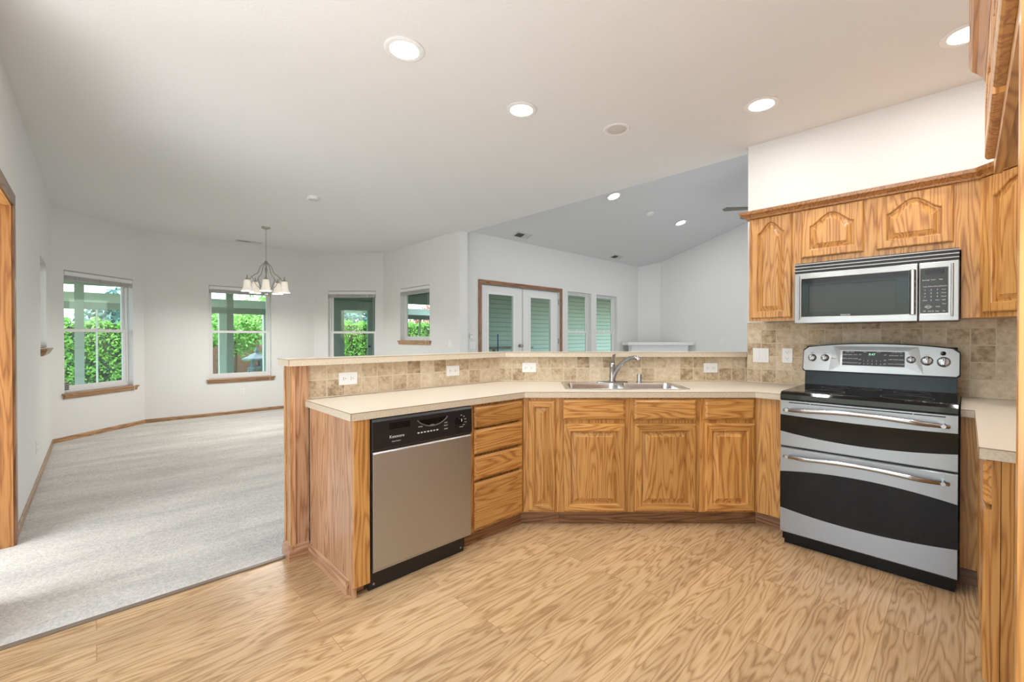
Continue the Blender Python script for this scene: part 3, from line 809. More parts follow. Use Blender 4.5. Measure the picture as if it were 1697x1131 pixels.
# --- tall refrigerator panel and cabinet above the alcove
t = thing('tall_panel', 'full height oak refrigerator side panel at the right edge', 'cabinet', (.905, -.0505, 0), RB)
box('side_board', OAK_Z, t, -.019, .0, .019, .61, 0, 2.16)
box('front_stile', OAK_Z, t, -.030, .006, .0, .019, 0, 2.16, bevel=.002)
t = thing('wall_cabinet', 'deep oak cabinet above the empty refrigerator alcove', 'cabinet', (2.08, -.060, 0), RB)
box('carcass', OAK_X, t, .012, 1.15, .02, .59, 1.828, 2.13)
MB().prism(rect(.0, 1.16, 1.815, 2.14), 0, .019, [rect(.05, .56, 1.86, 2.1), rect(.62, 1.11, 1.86, 2.1)], plane='xz').build('face_frame', OAK_X, t)
for a, b in ((.02, .565), (.600, 1.14)):
    panel_door(t, a, b, 1.862, 2.105, y=0, arch=.05, rail=.05, t=.022)
MB().prism([(.0, 2.125), (-.022, 2.125), (-.026, 2.14), (-.040, 2.158), (-.052, 2.17), (-.060, 2.188), (.0, 2.188)], -.0, 1.17, plane='yz').build('crown', OAK_CX, t)

# --- upper cabinets on the range wall (doors' front at x=3.44)
UX = 3.46
def ucab(label, y0, w, z0, doors, dmat=OAK_Z, z1=2.165, arch=.075):
    t = thing('wall_cabinet', label, 'cabinet', (UX, y0, 0), RR)
    box('carcass', OAK_Z, t, .003, w-.003, .019, .325, z0+.008, z1)
    MB().prism(rect(0, w, z0, z1), 0, .019, [rect(a+.02, b-.02, c+.02, d-.02) for a, b, c, d in doors], plane='xz').build('face_frame', OAK_Z, t)
    for a, b, c, d in doors:
        panel_door(t, a, b, c, d, arch=arch, rail=.046 if b-a > .3 else .044, top_rail=.036)
    return t
ucab('narrow tall oak wall cabinet with arched door left of the microwave', 1.152, .302, 1.399, [(.016, .284, 1.42, 2.150)])
ucab('short oak wall cabinet with two arched doors above the microwave', .850, .826, 1.776, [(.042, .384, 1.826, 2.150), (.449, .793, 1.826, 2.150)])
t = thing('wall_cabinet', 'diagonal corner oak wall cabinet with arched door at far right', 'cabinet', (UX, .024, 0), RR)
# body polygon in local coordinates (x = .024 - world y, y = world x - 3.46)
MB().prism([(.0, .0), (.074, .0), (.36, -.286), (.68, -.286), (.68, .325), (.0, .325)], 1.392, 2.165).build('carcass', OAK_Z, t)
dd = bpy.data.objects.new('diagonal_front', None)
f = MB().prism(rect(0, .404, 1.392, 2.165), -.001, .012, [rect(.05, .36, 1.44, 2.12)], plane='xz').build('diagonal_frame', OAK_Z, t, loc=(.074, -.001, 0), rz=RD)
panel_door(f, .028, .376, 1.418, 2.150, y=-.001, arch=.075, top_rail=.036)
bpy.data.objects.remove(dd)
# crown moulding along the upper cabinets (world coordinates)
def crown(name, path, label):
    """sweep a crown profile (out, z) along plan points given in world xy with outward normals to the room"""
    prof = [(-.004, 2.155), (.012, 2.155), (.016, 2.166), (.030, 2.178), (.044, 2.186), (.050, 2.206), (-.004, 2.206)]
    t = thing(name, label, 'moulding', (path[0][0], path[0][1], 0))
    lps = []
    P = [Vector(p) for p in path]
    for i, p in enumerate(P):
        d0 = (P[i]-P[i-1]).normalized() if i else (P[1]-P[0]).normalized()
        d1 = (P[i+1]-P[i]).normalized() if i < len(P)-1 else d0
        n0, n1 = Vector((d0.y, -d0.x)), Vector((d1.y, -d1.x))
        m = (n0+n1); m = m/m.length_squared*2
        lps.append([(p.x+m.x*o_-P[0].x, p.y+m.y*o_-P[0].y, z) for o_, z in prof])
    mb = MB().loops(lps)
    return mb.build('moulding', OAK_CX, t), t
crown('crown_moulding', [(3.798, 1.160), (3.452, 1.160), (3.452, -.047), (3.166, -.333)], 'dark oak crown along the top of the wall cabinets')

# ------------------------------------------------------------------ dishwasher
t = thing('dishwasher', 'stainless steel dishwasher with black control panel', 'dishwasher', (.978, 2.105, 0))
W = .608
box('tub', BLACK, t, .004, W-.004, .02, .56, .09, .87)
MB().prism([(.012, .10), (-.012, .10), (-.018, .118), (-.018, .696), (-.012, .706), (.012, .706)], 0, W, plane='yz').build('door', STEEL_D, t, bevel=.002)
cp = MB().prism([(.012, .709), (-.018, .709), (-.026, .722), (-.022, .858), (-.012, .872), (.012, .872)], -.006, W+.002, plane='yz').build('control_panel', BLACK, t, bevel=.003)
# handle lip
hp = [(.245+.19*i/14, -.0235) for i in range(15)]
mb = MB()
top = [(.245+.19*i/14, .835) for i in range(15)]
bot = [(.245+.19*i/14, .835-.040*math.sin(PI*i/14)**.7) for i in range(15)]
mb.prism(top+list(reversed(bot[1:-1])), -.0262, -.0235, plane='xz')
mb.build('handle_recess', BLACK_G, cp)
MB().tube([(a, -.026, b) for a, b in bot], .0035, 8).build('handle_lip', plain('grey_plastic', (.10, .10, .11), .3), cp, smooth=True)
mb = MB()
for r in range(4):
    for c in range(14):
        mb.box(.085+c*.0085, .085+c*.0085+.0055, -.0262, -.0235, .812+r*.0085, .812+r*.0085+.005)
mb.build('vent_grille', BLACK_G, cp)
text('brand_print', 'Kenmore', .022, (.125, -.0262, .772), PRINT_W, cp)
text('brand_print', 'Quiet Guard', .009, (.120, -.0262, .748), PRINT_W, cp)
for i in range(7):
    box('button', PRINT_W, cp, .245+i*.0195, .256+i*.0195, -.0268, -.0250, .765, .771)
for x in (.262, .335):
    text('button_print', 'CYCLE', .0085, (x, -.0262, .800), PRINT_W, cp)
for i, z in enumerate((.800, .785, .765)):
    text('button_print', ('HEAT', 'DELAY', 'START')[i], .0085, (.425, -.0262, z), PRINT_W, cp)
MB().lathe([(.026, 0), (.026, -.006), (.017, -.010), (.015, -.024), (.0, -.026)], (.515, -.024, .795), axis='y', n=20, cap=False).build('knob', BLACK_G, cp, smooth=True)
box('knob_pointer', PRINT_W, cp, .5135, .5165, -.0520, -.0490, .797, .812)
for i in range(6):
    a = math.radians(-70+i*28)
    text('dial_print', ('Normal', 'Rinse', 'Heavy', 'Light', 'Off', 'Dry')[i], .0075, (.515+.045*math.cos(a), -.0264, .795+.036*math.sin(a)), PRINT_W, cp)
box('kick_plate', BLACK, t, -.008, W-.03, .02, .035, .004, .098)
for x in (.018, W-.052):
    MB().lathe([(.006, 0), (.006, -.003), (0, -.004)], (x, .019, .03), axis='y', n=10, cap=False).build('screw', NICKEL, t)

# ------------------------------------------------------------------ range
RW = .785
t = thing('range', 'stainless steel double oven range with black glass cooktop', 'stove', (3.00, .812, 0), RR)
box('body', BLACK_M, t, .004, RW-.004, .035, .64, .03, .895)
box('toe_base', BLACK_M, t, .01, RW-.01, .05, .60, .0, .075)
for x in (.03, RW-.03):
    MB().lathe([(.015, 0), (.018, .03)], (x, .07, .0), n=12).build('foot', BLACK_M, t)
def bow(x, top, mid):   # symmetric parabola between the ends
    u = (x/RW)*2-1
    return mid+(top-mid)*u*u
def oven_door(name, z0, z1, wt, wtm, wb, wbm, hz, hm):
    d = MB()
    d.prism([(.034, z0), (.004, z0), (-.004, z0+.006), (-.004, z1-.006), (.004, z1), (.034, z1)], 0, RW, plane='yz')
    d = d.build(name, STEEL, t, bevel=.001)
    n = 24
    topc = [(RW*i/n, bow(RW*i/n, wt, wtm)) for i in range(n+1)]
    botc = [(RW*i/n, bow(RW*i/n, wb, wbm)) for i in range(n+1)]
    MB().prism(topc+list(reversed(botc)), -.0055, .004, plane='xz').build('oven_window', BLACK_G, d)
    pts = []; rad = []
    a, b = .022, RW-.032
    for i in range(25):
        u = i/24; x = a+(b-a)*u
        e = math.sin(PI*u)
        y = -.012-.052*min(1, e*2.2)-.010*e
        pts.append((x, y, hz+(hm-hz)*e)); rad.append(.0095+.0035*min(1, e*2))
    MB().tube(pts, rad, 12).build('handle', STEEL_P, d, smooth=True)
    for x in (a+.02, b-.02):
        MB().lathe([(.012, .008), (.010, -.030)], (x, -.012, hz+.003), axis='y', n=12).build('handle_mount', STEEL_P, d, smooth=True)
    return d
oven_door('lower_oven_door', .082, .607, .456, .492, .235, .206, .553, .580)
ud = oven_door('upper_oven_door', .613, .900, .808, .800, .706, .676, .838, .862)
mb = MB()
mb.box(.045, .155, -.0058, -.003, .882, .887); mb.box(.16, RW-.17, -.0058, -.003, .882, .887); mb.box(RW-.165, RW-.045, -.0058, -.003, .882, .887)
mb.build('vent_slot', DARK_GAP, ud)
# cooktop slab with drooping front edge
ck = MB().prism([(-.008, .905), (-.006, .932), (.012, .947), (.04, .950), (.615, .950), (.615, .897), (.0, .897)], -.001, RW+.001, plane='yz').build('cooktop', BLACK_G, t, bevel=.002)
for x, y, r in ((.20, .16, .10), (.58, .16, .115), (.20, .45, .075), (.58, .45, .085), (.39, .47, .05)):
    MB().lathe([(r-.002, .0), (r-.002, .0006), (r, .0006), (r, .0)], (x, y, .9503), n=40, cap=False).build('burner_ring', plain('ring_grey', (.16, .16, .16), .3), ck)
mb = MB().box(.03, RW-.03, .62, .66, .895, .955).build('rear_vent', BLACK_M, t)
# backguard: black riser, curved steel fascia
n = 28
def cap_top(x):
    u = (x/.80)*2-1
    z = 1.236-.030*abs(u)**2.2
    if abs(u) > .965: z -= .02*((abs(u)-.965)/.035)**2
    return z
bx0, bx1 = -.018, .782
rz_ = MB().prism([(.60, .948), (.655, .948), (.72, 1.06), (.72, 1.22), (.66, 1.22), (.615, 1.06)], bx0+.01, bx1-.008, plane='yz').build('riser', BLACK_M, t)
def fascia(off, y0, y1, z0):
    pts = []
    for i in range(n+1):
        x = i/n*.80
        pts.append((bx0+off+x*(1-2*off/.80), cap_top(x)-off))
    return [(bx0+off, z0+off+.012), (bx0+off+.012, z0+off)][::-1][1:]+pts+[(bx1-off, z0+off+.012), (bx1-off-.012, z0+off), (bx0+off+.012, z0+off)]
def slant(pts, y0, th):
    """face leans back: y grows with height"""
    f = [(x, y0+(z-1.05)*.22, z) for x, z in pts]; b = [(x, y0+(z-1.05)*.22+th, z) for x, z in pts]
    return [f, b]
MB().loops(slant(fascia(-.006, 0, 0, 1.046), .603, .05)).build('fascia_rim', BLACK_M, t)
fs = MB().loops(slant(fascia(0, 0, 0, 1.048), .594, .03)).build('fascia', STEEL_N, t)
def fy(z): return .594+(z-1.05)*.22
def tilt_box(name, mat, parent, x0, x1, z0, z1, out=.003, into=.004):
    return MB().loops([[(x0, fy(z0)-out, z0), (x1, fy(z0)-out, z0), (x1, fy(z1)-out, z1), (x0, fy(z1)-out, z1)],
                       [(x0, fy(z0)+into, z0), (x1, fy(z0)+into, z0), (x1, fy(z1)+into, z1), (x0, fy(z1)+into, z1)]]).build(name, mat, parent)
# raised surround of the display
MB().loops([[(.135, fy(1.052)-.0004, 1.052), (.625, fy(1.052)-.0004, 1.052), (.605, fy(1.225)-.0004, 1.222), (.155, fy(1.225)-.0004, 1.222)],
            [(.200, fy(1.09)-.003, 1.087), (.548, fy(1.09)-.003, 1.087), (.548, fy(1.19)-.003, 1.193), (.200, fy(1.19)-.003, 1.193)]], cap0=False).build('display_surround', STEEL_N, fs)
dp = tilt_box('display', MW_PANEL, fs, .212, .536, 1.094, 1.188, out=.006)
TR = (PI/2-.215, 0, 0)
def ptext(s, size, x, z, mat=PRINT_W, out=.0065):
    text('panel_print', s, size, (x, fy(z)-out, z), mat, dp, rot=TR)
ptext('8:47', .020, .372, 1.168, PRINT_G)
for cx in (.228, .256, .284):
    for cz in (1.164, 1.138, 1.110):
        ptext(random.choice(('BAKE', 'BROIL', 'WARM', 'PROOF', 'CLEAN')), .0095, cx, cz)
for cx in (.310, .440):
    for cz in (1.166, 1.132, 1.108): ptext('SET', .010, cx, cz)
for cx in (.470, .495, .520):
    for cz in (1.164, 1.138, 1.110):
        ptext(random.choice(('BAKE', 'ROAST', 'TIMER', 'OFF', 'LIGHT')), .0095, cx, cz)
for i, d in enumerate('12345'): ptext(d, .011, .330+i*.022, 1.126)
for i, d in enumerate('67890'): ptext(d, .011, .330+i*.022, 1.106)
ptext('UPPER OVEN', .0085, .252, 1.182); ptext('LOWER OVEN', .0085, .497, 1.182); ptext('TIMER', .007, .335, 1.182); ptext('CLOCK', .007, .405, 1.182)
for kx, kz, r in ((.035, 1.136, .023), (.111, 1.138, .022), (.566, 1.140, .020), (.640, 1.136, .025), (.715, 1.132, .027)):
    k = MB().lathe([(r*1.15, 0), (r*1.15, -.003), (r, -.006), (r*.88, -.018), (r*.5, -.022), (0, -.023)], (0, 0, 0), axis='y', n=24, cap=False).build('knob', STEEL_P, fs, smooth=True)
    k.location = (kx, fy(kz), kz); k.rotation_euler = (-.215, 0, 0)
    MB().box(-.005, .005, -.030, -.016, -r*.82, r*.82).build('knob_grip', STEEL_P, k, bevel=.002)
    box('knob_mark', BLACK_M, k, -.0015, .0015, -.0308, -.0295, .0, r*.8)
for kx in (.035, .111, .566, .640):
    text('knob_print', 'HI LO', .007, (kx, fy(1.172)-.0008, 1.172), BLACK_M, fs, rot=TR)
text('brand_print', 'Kenmore', .012, (.172, fy(1.135)-.0008, 1.135), BLACK_M, fs, rot=TR)
MB().lathe([(.013, 0), (.013, -.004), (0, -.006)], (.712, fy(1.185), 1.184), axis='y', n=16, cap=False).build('indicator_lamp', BLACK_G, fs)

# ------------------------------------------------------------------ microwave
t = thing('microwave', 'stainless steel over the range microwave with black keypad', 'microwave', (3.35, .828, 0), RR)
MW = .800
box('body', plain('microwave_case', (.05, .05, .05), .4), t, .002, MW-.004, .03, .44, 1.378, 1.778)
gr = MB()
for i in range(3):
    z = 1.718+i*.021
    gr.prism([(.011, z), (-.006, z+.004), (-.006, z+.009), (.011, z+.011)], .003, MW-.003, plane='yz')
g = box('vent_grille', BLACK, t, .003, MW-.003, .012, .03, 1.712, 1.776)
gr.build('grille_slat', plain('slat_metal', (.45, .45, .46), .35, .6), g)
dn = MB().prism(rect(.002, .628, 1.374, 1.708), -.004, .03, [rect(.046, .588, 1.418, 1.668)], plane='xz').build('door', STEEL_N, t, bevel=.004)
box('window', MW_GLASS, dn, .042, .590, .006, .012, 1.412, 1.672)
MB().prism(rect(.046, .588, 1.418, 1.668), .001, .006, [rect(.085, .53, 1.445, 1.625)], plane='xz').build('window_border', BLACK_G, dn)
text('brand_print', 'KENMORE', .011, (.285, .0002, 1.424), PRINT_W, dn)
MB().prism([(.592, -.004), (.592, -.022), (.600, -.034), (.614, -.034), (.620, -.022), (.620, -.004)], 1.412, 1.672).build('handle', STEEL_P, dn, bevel=.003)
kp = MB().prism(rect(.631, MW-.002, 1.374, 1.708), -.004, .03, [rect(.640, .752, 1.418, 1.672)], plane='xz').build('keypad_frame', STEEL_N, t, bevel=.004)
box('keypad', MW_PANEL, kp, .638, .754, -.001, .008, 1.416, 1.674)
box('clock_window', BLACK_G, kp, .658, .738, -.0025, -.0005, 1.638, 1.665)
MB().tube([(.770, -.008, 1.40), (.770, -.012, 1.42), (.770, -.012, 1.67), (.770, -.008, 1.69)], .006, 10).build('side_rib', STEEL_P, kp, smooth=True)
MB().tube([(.030, -.006, 1.40), (.030, -.009, 1.42), (.030, -.009, 1.67), (.030, -.006, 1.69)], .005, 10).build('side_rib', STEEL_P, dn, smooth=True)
def mt_(s, size, x, z): text('key_print', s, size, (x, -.0015, z), PRINT_W, kp)
for r, row in enumerate((('Cook', 'Defrost', 'Reheat', 'Popcorn'), ('1', '2', '3', 'Auto'), ('4', '5', '6', 'Timer'), ('7', '8', '9', 'Power'), ('Clock', '0', 'Start', 'Light'))):
    for c, s in enumerate(row):
        mt_(s, .012 if len(s) == 1 else .0085, .658+c*.026, 1.570-r*.0195)
for c, s in enumerate(('Beverage', 'Soften', 'Melt')): mt_(s, .0085, .662+c*.031, 1.607)
for c, s in enumerate(('Off', 'Add 30', 'Stop', 'Fan')): mt_(s, .0085, .656+c*.027, 1.430)
mt_('Start', .011, .672, 1.455); mt_('Hold', .009, .712, 1.455); mt_('Turn', .009, .738, 1.470)
MB().prism([(.655, 1.455), (.672, 1.466), (.690, 1.455), (.672, 1.444)], -.0016, -.0012, [[(.657, 1.455), (.672, 1.4645), (.688, 1.455), (.672, 1.4455)]], plane='xz').build('key_outline', PRINT_W, kp)

# ------------------------------------------------------------------ sink and faucet
t = thing('sink', 'stainless steel double bowl drop-in sink in the countertop', 'sink', (*diag(.685, 0), 0), RD)
x0, x1, y0, y1 = -.440, .440, .095, .600
bowls = [(-.405, -.012, .125, .490), (.012, .405, .125, .490)]
def rrect(a, b, c, d, r=.03, n=5):
    pts = []
    for cx, cy, s in ((b-r, c+r, -90), (b-r, d-r, 0), (a+r, d-r, 90), (a+r, c+r, 180)):
        for i in range(n+1):
            an = math.radians(s+90*i/n); pts.append((cx+r*math.cos(an), cy+r*math.sin(an)))
    return pts
MB().prism(rrect(x0, x1, y0, y1, .03), .9145, .9195, [rrect(*b, r=.05) for b in bowls]).build('rim', STEEL_S, t, bevel=.002)
for b in bowls:
    lps = []
    for ins, z in ((0, .9190), (.006, .900), (.012, .78), (.03, .745), (.10, .738)):
        lps.append([(p[0], p[1], z) for p in rrect(b[0]+ins, b[1]-ins, b[2]+ins, b[3]-ins, r=max(.05-ins*.2, .02))])
    o = MB().loops(lps, cap0=False).build('bowl', STEEL_S, t, smooth=True)
    cx, cy = (b[0]+b[1])/2, (b[2]+b[3])/2
    MB().lathe([(.042, 0), (.042, .003), (.03, .003), (.025, -.0)], (cx, cy, .739), n=20).build('drain', STEEL_P, o)
t = thing('faucet', 'satin nickel single lever kitchen faucet behind the sink', 'faucet', (*diag(.655, .548), .9195), RD)
MB().lathe([(1, 0), (1, .006), (.8, .010)], n=28).build('escutcheon', FAUCET_M, t, smooth=True)
t.children[0].scale = (.125, .028, 1)
MB().lathe([(.027, .008), (.024, .02), (.0225, .11), (.026, .125), (.026, .14), (.018, .155), (0, .16)], n=20, cap=False).build('body', FAUCET_M, t, smooth=True)
lv = MB()
lv.loops([[(-.010, -.006, .150), (.010, -.006, .150), (.010, .008, .150), (-.010, .008, .150)],
          [(-.009, -.012, .19), (.016, -.012, .19), (.016, -.004, .19), (-.009, -.004, .19)],
          [(.000, -.018, .222), (.026, -.018, .230), (.026, -.012, .230), (.000, -.012, .222)]])
lv.build('lever', FAUCET_M, t, bevel=.002)
sp = []; rr = []
for p, r in (((.002, -.004, .02), .020), ((.018, -.012, .07), .0175), ((.045, -.03, .125), .0165), ((.085, -.06, .175), .016), ((.125, -.09, .198), .016), ((.155, -.115, .204), .0175), ((.172, -.128, .196), .0185), ((.178, -.133, .182), .017)):
    sp.append(p); rr.append(r)
MB().tube(sp, rr, 14).build('spout', FAUCET_M, t, smooth=True)
t = thing('soap_dispenser', 'small nickel cylinder air gap cap right of the faucet', 'soap dispenser', (*diag(.873, .552), .9195), RD)
MB().lathe([(.024, 0), (.024, .004), (.019, .006), (.019, .062), (.016, .066), (0, .067)], n=20, cap=False).build('cap', STEEL_P, t, smooth=True)

# ------------------------------------------------------------------ outlets and switches
def outlet(loc, rz, label, horiz=False, group=None, w=.072, h=.114):
    t = thing('wall_outlet', label, 'outlet', loc, rz, group)
    if horiz: w, h = .115, .078
    box('cover_plate', WHITE_PL, t, -w/2, w/2, -.006, 0, -h/2, h/2, bevel=.002)
    for k in (-1, 1):
        cx, cz = (k*.024, 0) if horiz else (0, k*.024)
        rc = MB().box(cx-.0165, cx+.0165, -.0075, -.005, cz-.014, cz+.014).build('receptacle', WHITE_PL, t, bevel=.003)
        mb = MB()
        for sx, sz in (((-.007, .004), (.007, .004), (0, -.007)) if not horiz else ((-.007, .005), (-.007, -.006), (.006, .0))):
            mb.box(cx+sx-.0016, cx+sx+.0016, -.0080, -.0070, cz+sz-.003, cz+sz+.003)
        mb.build('slots', SLOT, rc)
    return t
outlet((1.126, 2.750, 1.023), R0, 'white sideways outlet nearest the left end of the bar backsplash', True)
outlet((1.916, 2.750, 1.028), R0, 'white sideways outlet above the counter between dishwasher and drawers', True)
def tilept(s, c=5.13): return ((c+s*S2)/2, (c-s*S2)/2)
outlet((*tilept(-.012), 1.028), RD, 'white sideways outlet on the backsplash left of the sink', True)
outlet((*tilept(1.497), 1.026), RD, 'white sideways outlet on the backsplash right of the sink', True)
outlet((3.788, .979, 1.139), RR, 'white upright outlet on tile just left of the range')
outlet((1.748, 8.58, .36), R0, 'white upright outlet low on the wall below the chandelier window')
outlet((-.36, 5.68, .33), RL, 'white upright outlet low on the left dining wall')
outlet((9.30, 3.62, 1.20), RR, 'white upright outlet on the far living room wall')
def switch(loc, rz, label, gangs=2, cat='light switch'):
    t = thing('wall_switch', label, cat, loc, rz)
    w = .046*gangs+.026
    box('cover_plate', WHITE_PL, t, -w/2, w/2, -.006, 0, -.057, .057, bevel=.002)
    for i in range(gangs):
        cx = (i-(gangs-1)/2)*.046
        box('rocker', WHITE_PL, t, cx-.0165, cx+.0165, -.0095, -.0055, -.033, .033, bevel=.002)
    return t
switch((3.788, 1.169, 1.136), RR, 'white double rocker switch on tile beside the bar end')
switch((3.80, 5.52, 1.18), RR, 'white single switch right of the small high dining window', 1)
switch((4.12, 5.40, 1.15), R0, 'white double switch left of the french doors', 2)
t = thing('thermostat', 'small white thermostat left of the french doors above the switch', 'thermostat', (4.10, 5.40, 1.30), R0)
box('case', WHITE_PL, t, -.03, .03, -.02, 0, -.045, .045, bevel=.004)
box('screen', VENT_L, t, -.02, .02, -.0215, -.019, .005, .03)
t = thing('louver_box', 'small dark louvered box in the lower corner of the leftmost window', 'box', (P0[0], P0[1], 0), RA)
box('case', BLACK, t, .172, .232, .040, .070, .625, .715, bevel=.003)
mb = MB()
for i in range(4): mb.box(.176, .228, .036, .041, .637+i*.019, .645+i*.019)
mb.build('louver', GREY_MET, t)

# ------------------------------------------------------------------ ceiling fixtures
def can(x, y, label, z=H, power=26, group='recessed ceiling lights', slope=0.0, r=.088, tilt=None):
    t = thing('recessed_light', label, 'ceiling light', (x, y, z), 0, group)
    if tilt: t.rotation_euler = tilt
    MB().lathe([(r-.012, .0), (r+.016, .0), (r+.018, -.004), (r+.004, -.010), (r-.012, -.006)], n=36).build('trim_ring', TRIM_W, t, smooth=True)
    MB().lathe([(0.001, -.0025), (r-.010, -.0025), (r-.010, -.0055), (r-.03, -.010), (0.001, -.012)], n=36).build('lens', LENS, t, smooth=True)
    l = lamp('recessed_lamp', 'AREA', (0, 0, -.02), power, (1.0, .975, .94), size=.14)
    l.parent = t
    return t
can(1.193, 2.158, 'lit recessed ceiling light, largest and nearest the picture top', power=8)
can(2.075, 2.164, 'lit recessed ceiling light above the left part of the sink', power=6.5)
can(3.164, .979, 'lit recessed ceiling light above the range counter corner', power=4)
can(3.171, .006, 'lit recessed ceiling light at the top right beside the crown', power=4)
st = (-math.atan(.30), 0, 0)
can(1.50, 1.05, 'added recessed ceiling light overhead, just out of the picture', power=6.5)  # unseen lamp, added for streaks on the steel fronts
can(2.30, .25, 'added recessed ceiling light by the right counter, out of the picture', power=6.5)  # second unseen lamp, added for the same steel streaks
can(5.514, 3.751, 'lit recessed light on the vaulted ceiling, left one', z=sl(3.751)-.004, power=12, group='recessed living room lights', tilt=st, r=.095)
can(7.671, 3.749, 'lit recessed light on the vaulted ceiling, right one', z=sl(3.749)-.004, power=12, group='recessed living room lights', tilt=st, r=.095)
t = thing('unlit_fixture', 'unlit round recessed eyeball fixture over the sink', 'ceiling fixture', (2.772, 1.860, H))  # an unlit recessed fixture, no speaker
MB().lathe([(.078, 0), (.098, 0), (.100, -.004), (.090, -.009), (.078, -.006)], n=36).build('trim_ring', TRIM_W, t, smooth=True)
MB().lathe([(.001, -.0015), (.079, -.0015), (.079, -.004), (.055, -.012), (.001, -.014)], n=36).build('cover', SOFF_M, t, smooth=True)
t = thing('smoke_detector', 'small round smoke detector on the dining ceiling', 'smoke detector', (1.730, 5.153, H))
MB().lathe([(.065, 0), (.065, -.012), (.055, -.028), (.0, -.032)], n=28, cap=False).build('housing', TRIM_W, t, smooth=True)
MB().lathe([(.052, 0), (.052, -.006), (.05, -.008)], (0, 0, -.026), n=28).build('sensor_ring', VENT_L, t)
def vent(loc, label, tilt=None, w=.34, h=.16, both=False):
    t = thing('ceiling_vent', label, 'vent', loc)
    if tilt: t.rotation_euler = tilt
    MB().prism(rect(-w/2, w/2, -h/2, h/2), -.008, 0, [rect(-w/2+.022, w/2-.022, -h/2+.022, h/2-.022)]).build('frame', VENT_L, t, bevel=.002)
    box('duct', VENT_D, t, -w/2+.022, w/2-.022, -h/2+.022, h/2-.022, -.002, -.0005)
    mb = MB()
    for i in range(9):
        x = .012+i*(w/2-.04)/9
        mb.box(x, x+.010, -h/2+.022, h/2-.022, -.007, -.003)
    mb.build('louvers', VENT_L, t)
vent((1.80, 8.30, H), 'ceiling register above the chandelier window', w=.36, h=.12)
vent((5.01, 5.20, sl(5.20)-.002), 'vaulted ceiling register above the french doors', tilt=st)
vent((7.75, 5.20, sl(5.20)-.002), 'vaulted ceiling register above the narrow living room windows', tilt=st)
t = thing('smoke_detector', 'small smoke detector between the vaulted ceiling lights', 'smoke detector', (6.66, 3.80, sl(3.80)-.002))
t.rotation_euler = st
MB().lathe([(.07, 0), (.07, -.01), (.055, -.026), (.0, -.03)], n=24, cap=False).build('housing', TRIM_W, t, smooth=True)
# ceiling fan, mostly behind the kitchen wall
t = thing('ceiling_fan', 'ceiling fan with a dark blade reaching past the wall edge', 'ceiling fan', (7.15, 2.10, 3.22))
MB().lathe([(.012, .10), (.012, sl(2.1)-3.22-.02)], n=10).build('down_rod', NICKEL, t)
MB().lathe([(.05, .12), (.10, .08), (.12, .02), (.10, -.04), (.04, -.08)], n=24).build('motor', NICKEL, t, smooth=True)
for k in range(5):
    a = math.radians(125.5+72*k)
    b_ = MB().prism([(.10, -.035), (.62, -.065), (.66, 0), (.62, .065), (.10, .035)], -.004, .006).build('blade', plain('fan_blade', (.16, .13, .11), .4), t)
    b_.rotation_euler = (.12, 0, a)

# ------------------------------------------------------------------ chandelier
CX, CY = 1.731, 7.044
t = thing('chandelier', 'brushed nickel five arm chandelier with frosted bell shades', 'chandelier', (CX, CY, H))
t.scale = (.88, .88, 1)
MB().lathe([(.066, 0), (.064, -.012), (.045, -.026), (.012, -.034), (.008, -.05)], n=28).build('canopy', NICKEL, t, smooth=True)
mb = MB()
zc = -.05
i = 0
while zc > -.47:
    pts = []
    for k in range(13):
        a = 2*PI*k/12
        u, v = .008*math.cos(a), .017*math.sin(a)
        pts.append((u, 0, zc-.017+v) if i % 2 == 0 else (0, u, zc-.017+v))
    mb.tube(pts, .0022, 5)
    zc -= .026; i += 1
mb.build('chain', NICKEL, t, smooth=True)
MB().lathe([(.004, -.47), (.022, -.49), (.030, -.505), (.012, -.525), (.010, -.56), (.020, -.60), (.009, -.66), (.009, -.84), (.020, -.87), (.032, -.895), (.018, -.92), (.010, -.94), (.014, -.955), (.004, -.975)], n=20).build('column', NICKEL, t, smooth=True)
for k in range(5):
    a = math.radians(-33-72*k)
    # arm: from hub down and outward, then to the socket
    prof = [(.015, -.505), (.05, -.53), (.085, -.575), (.105, -.63), (.125, -.665), (.165, -.685), (.20, -.715), (.235, -.755), (.265, -.765), (.268, -.745)]
    arm = MB().tube([(r, 0, z) for r, z in prof], .0062, 8).build('arm', NICKEL, t, smooth=True)
    arm.rotation_euler = (0, 0, a)
    low = MB().tube([(.015, 0, -.885), (.07, 0, -.885), (.13, 0, -.845), (.175, 0, -.775), (.20, 0, -.715)], .0055, 8).build('brace', NICKEL, arm, smooth=True)
    MB().lathe([(.004, -.70), (.009, -.715), (.007, -.735), (.024, -.752), (.026, -.775)], (.268, 0, 0), n=16).build('socket', NICKEL, arm, smooth=True)
    MB().lathe([(.026, -.765), (.042, -.775), (.046, -.80), (.050, -.85), (.062, -.895), (.082, -.925), (.080, -.925), (.059, -.893), (.047, -.85), (.042, -.80), (.038, -.779), (.024, -.770)], (.268, 0, 0), n=28, cap=False).build('shade', SHADE_M, arm, smooth=True)
    sl_ = lamp('shade_lamp', 'AREA', (.268, 0, -.915), 5.5, (1.0, .96, .90), size=.11)
    sl_.parent = arm
    MB().lathe([(.012, -.79), (.026, -.83), (.028, -.855), (.018, -.88), (.0, -.885)], (.268, 0, 0), n=16, cap=False).build('bulb', plain('bulb_glass', (1, 1, 1), .3, emit=(1, .93, .8), estr=12), arm, smooth=True)

